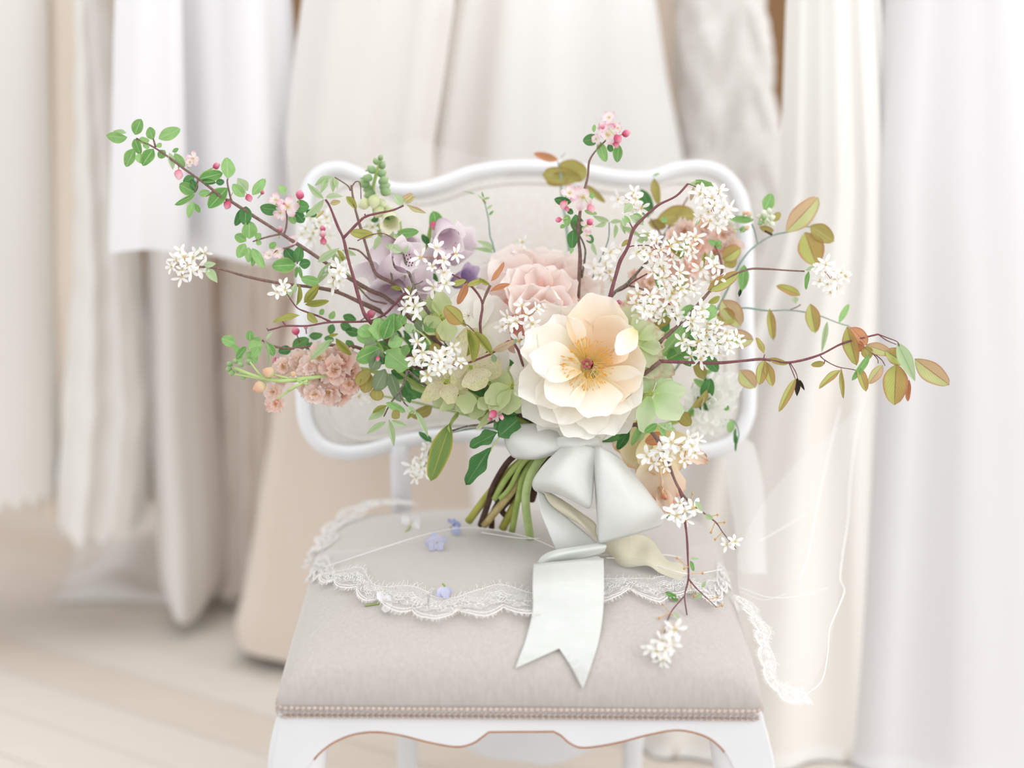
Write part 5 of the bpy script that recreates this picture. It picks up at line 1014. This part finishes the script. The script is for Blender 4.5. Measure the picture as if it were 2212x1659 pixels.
def lace(edge, side, width, name='lace_border', seed=1, up=None, scal=.030, fr=.0055):
    """scalloped lace: net band, corded scallops, rosettes and eyelash fringe along a line; side = function giving outward direction"""
    rr = random.Random(seed); L = sum((b_-a).length for a, b_ in zip(edge, edge[1:])); n = max(30, int(L/.0017)); pts = resample(edge, n)
    V, Fc, NV, NF = [], [], [], []; ins = []; outs = []
    def sp(p):
        z = seat_z(p.x, p.y)
        if up is None and z > 0: p = Vector((p.x, p.y, max(p.z, z+.004)))
        return p
    for i, p in enumerate(pts):
        t = (pts[min(i+1, n-1)] - pts[max(i-1, 0)]).normalized(); o = side(p, t); s = i*L/(n-1)
        sc = abs(math.sin(PI*s/scal))**.7; ow = width*(.10 + .34*sc)
        outs.append(sp(p + o*ow)); ins.append(sp(p - o*(width*(.55 + .2*math.sin(2*PI*s/scal*.5+seed)))))
        # fringe
        for k in range(1):
            d = (o + t*rr.uniform(-.35, .35)).normalized(); q = outs[-1]; tube_geo(V, Fc, [q, sp(q + d*fr*rr.uniform(.5, 1.1))], .00032, 3, False)
        if i % 2 == 0: d = (-o + t*rr.uniform(-.6, .6)).normalized(); q = ins[-1]; tube_geo(V, Fc, [q, sp(q + d*fr*rr.uniform(.4, 1.3))], .0003, 3, False)
    for line, r in ((outs, .0007), ([a.lerp(b_, .12) for a, b_ in zip(outs, ins)], .0005), (ins, .0004)): tube_geo(V, Fc, line, r, 4, False)
    m = int(L/(scal*.5))
    for k in range(m):
        i = min(n-2, int((k+.5)*n/m)); c = outs[i].lerp(ins[i], .5); t = (pts[min(n-1, i+1)]-pts[i-1 if i else 0]).normalized(); o = side(c, t); r = width*.27
        for ring in (1, .72, .42):
            q = [sp(c + (t*math.cos(a)*1.1 + o*math.sin(a))*r*ring*(1+.16*math.cos(6*a+k))) for a in [2*PI*j/18 for j in range(19)]]; tube_geo(V, Fc, q, .00055, 3, False)
        for j in range(6):
            a = j*PI/3+k; q0 = c + (t*math.cos(a) + o*math.sin(a))*r*.3; q1 = c + (t*math.cos(a)+o*math.sin(a))*r*.95; tube_geo(V, Fc, [sp(q0), sp(q1)], .0006, 3, False)
    for i in range(n): NV += [outs[i], ins[i]]
    NF = [(2*i, 2*i+2, 2*i+3, 2*i+1) for i in range(n-1)]
    b = mobj(name, V, Fc, M_lacew, VE); b['kind'] = 'stuff'
    mobj('lace_net', NV, NF, M_lnet, b)
lace(e0, lambda p, t: Vector((-.1 if p.x < -.1 else .05, -1, 0)).normalized(), .058, seed=2, scal=.055, fr=.011)
uedge = resample(catmull(sline([(672, 1236), (688, 1196), (712, 1150), (760, 1105), (820, 1085), (880, 1082)], .004), 6), 60)
lace(uedge, lambda p, t: Vector((-.8, .55, 0)), .034, seed=4, scal=.04)
# the part that falls off the seat's right side
def VR(name, rows, mat=None, n=30, m=10, **k): return sheet(name, [PL(r, 2.05) for r in rows], mat or M_tul, VE, n, m, **k)
VR('side_drape', ['1590 1200 2.12; 1600 1290 2.04; 1640 1350 1.96; 1652 1410 1.92; 1662 1455 1.9; 1700 1500 1.9', '1640 1100 2.2; 1680 1240 2.1; 1720 1350 2.0; 1725 1420 1.95; 1720 1460 1.93; 1722 1503 1.91', '1720 1000 2.3; 1770 1150 2.2; 1790 1300 2.1; 1780 1400 2.0; 1765 1450 1.97; 1742 1502 1.93', '1858 880 2.35; 1836 1060 2.28; 1818 1230 2.18; 1808 1310 2.1; 1790 1400 2.03; 1745 1503 1.95'], sheer('draped_tulle', 'fbfafa', .2))
drop = PL('1600 1290 2.04; 1622 1322 2.0; 1640 1352 1.965; 1650 1400 1.93; 1655 1440 1.91; 1668 1470 1.9; 1690 1498 1.9; 1720 1506 1.905; 1742 1498 1.92', 2)
drop = catmull(drop, 8)
CEN_D = P(1750, 1400, 1.98)
lace(resample(drop, 80), lambda p, t: (p - CEN_D - t*(p-CEN_D).dot(t)).normalized(), .022, seed=6, up=1, fr=.006)
V, Fc = [], []
for t, r in (('1742 1500 1.93; 1775 1470 1.97; 1788 1410 2.03; 1792 1360 2.06; 1812 1310 2.1; 1824 1275 2.13; 1815 1250 2.15; 1820 1200 2.19; 1832 1120 2.24; 1836 1050 2.28; 1846 960 2.32; 1866 860 2.36', 0.00081), ('1640 1170 2.15; 1700 1135 2.2; 1740 1110 2.24', 0.00056), ('1725 1258 2.1; 1745 1200 2.15; 1760 1120 2.2; 1785 1000 2.28; 1815 880 2.34', 0.00068), ('1600 1270 2.08; 1660 1290 2.08; 1720 1288 2.1; 1790 1270 2.15', 0.00056), ('1600 1278 2.08; 1650 1296 2.08; 1700 1282 2.1', 0.00037)):
    tube_geo(V, Fc, catmull(PL(t, 2), 8), r, 5, False)
mobj('tulle_hem', V, Fc, M_lacew, VE)
VR('chair_back_drape', ['835 318 2.40; 900 300 2.41; 980 325 2.41; 1090 352 2.40', '800 352 2.34; 880 350 2.33; 970 378 2.33; 1090 380 2.33', '790 385 2.325; 870 405 2.31; 960 410 2.31; 1080 400 2.31'], M_tul)
VR('chair_back_drape', ['1250 352 2.40; 1330 362 2.41; 1430 350 2.41; 1520 330 2.40; 1590 380 2.38', '1250 372 2.34; 1330 395 2.33; 1430 385 2.33; 1520 362 2.33; 1620 420 2.33', '1260 390 2.315; 1330 410 2.31; 1430 405 2.31; 1520 385 2.31; 1600 450 2.315'], M_tul2)
VR('fallen_panel', ['1560 960 2.32; 1600 945 2.32; 1630 960 2.33', '1575 1060 2.34; 1610 1060 2.34; 1650 1060 2.36', '1590 1160 2.36; 1620 1160 2.36; 1652 1160 2.38', '1598 1236 2.37; 1625 1238 2.37; 1656 1240 2.39'], sheer('veil_lining', 'f6f5f6', .75), n=16)

# ================================================================== violas lying on the seat
M_vw = petalmat('white_viola_petal', [(0, 'e6e0c9'), (.4, 'f2f0f4'), (1, 'f6f5f8')]); M_vb = petalmat('blue_viola_petal', [(0, 'cdd2ee'), (.5, 'b3bde4'), (1, 'a9b3e2')]); M_vl = petalmat('lilac_viola_petal', [(0, 'dcdcf0'), (.5, 'd6d8f0'), (1, 'c9cbee')])
M_eye = tone('viola_eye', '4c3f6a'); GV = 'violas fallen on the seat'
def viola(label, x, y, txt, mat, eye, stalk=None, lift=.010):
    c = on_seat(x, y, .001); T = thing('viola', label, 'flower', c, GV); D = (c-CAM).length
    Dc = (c - CAM).dot(Vector((0, cP, -sP)))
    for row in txt.split(';'):
        f = list(map(float, row.split())); p, q = [P(x_, y_, min(Dc-.008, seatD(x_, y_)-.010)) for x_, y_ in ((f[0], f[1]), (f[2], f[3]))]
        link('petal', petal_me(R.randrange(999), mat, cup=.25, ruf=.05, nu=6, nv=6), T, frame(p, q, f[4]/F*Dc, f[5] if len(f) > 5 else 0, f[4]/F*Dc))
    if eye: V, Fc = [], []; e = P(eye[0], eye[1], Dc-.016); [blob(V, Fc, e + Vector((dx, 0, dz)), Vector((1, 0, 0)), Vector((0, 0, 1)), Vector((0, 1, 0)), .0012, .0009, .0006) for dx, dz in ((0, 0), (.0015, .001), (-.0014, -.001), (.001, -.0016))]; mobj('eye', V, Fc, M_eye, T)
    if stalk: tube('stalk', [P(a, b_, Dc-.003) if P(a, b_, Dc-.003).z > seat_z(P(a, b_, Dc-.003).x, P(a, b_, Dc-.003).y) else on_seat(a, b_, .001) for a, b_ in stalk], .0012, M_green, T, 6, 3)
viola('white viola on its side showing green sepals, farthest left on the seat', 885, 1130, '886 1134 868 1116 18; 886 1134 905 1118 26; 888 1136 908 1138 20', M_vw, None, [(876, 1148), (884, 1142), (886, 1132)])
viola('blue viola with a spur touching the tulle edge by the stems', 985, 1138, '976 1132 968 1120 9; 978 1132 996 1136 18; 978 1134 990 1156 18; 976 1130 985 1122 10', M_vb, (980, 1133), [(972, 1140), (978, 1136)])
viola('lilac viola lying face up under the tulle edge', 940, 1168, '940 1170 918 1176 24; 940 1170 936 1150 16; 942 1170 966 1166 22; 940 1172 930 1190 22; 944 1172 956 1188 22', M_vl, (946, 1172), None)
viola('pale viola with a short green stalk nodding on the lace border', 960, 1275, '958 1268 946 1290 18; 960 1268 964 1294 20; 962 1268 976 1282 12', M_vl, None, [(955, 1260), (960, 1264), (960, 1270)])
viola('white viola with a purple eye and yellowish stalk below the lace', 833, 1300, '830 1302 816 1278 16; 832 1302 842 1286 18; 834 1304 848 1302 20; 832 1306 834 1324 18', M_vw, (832, 1306), [(788, 1308), (805, 1306), (828, 1302)])
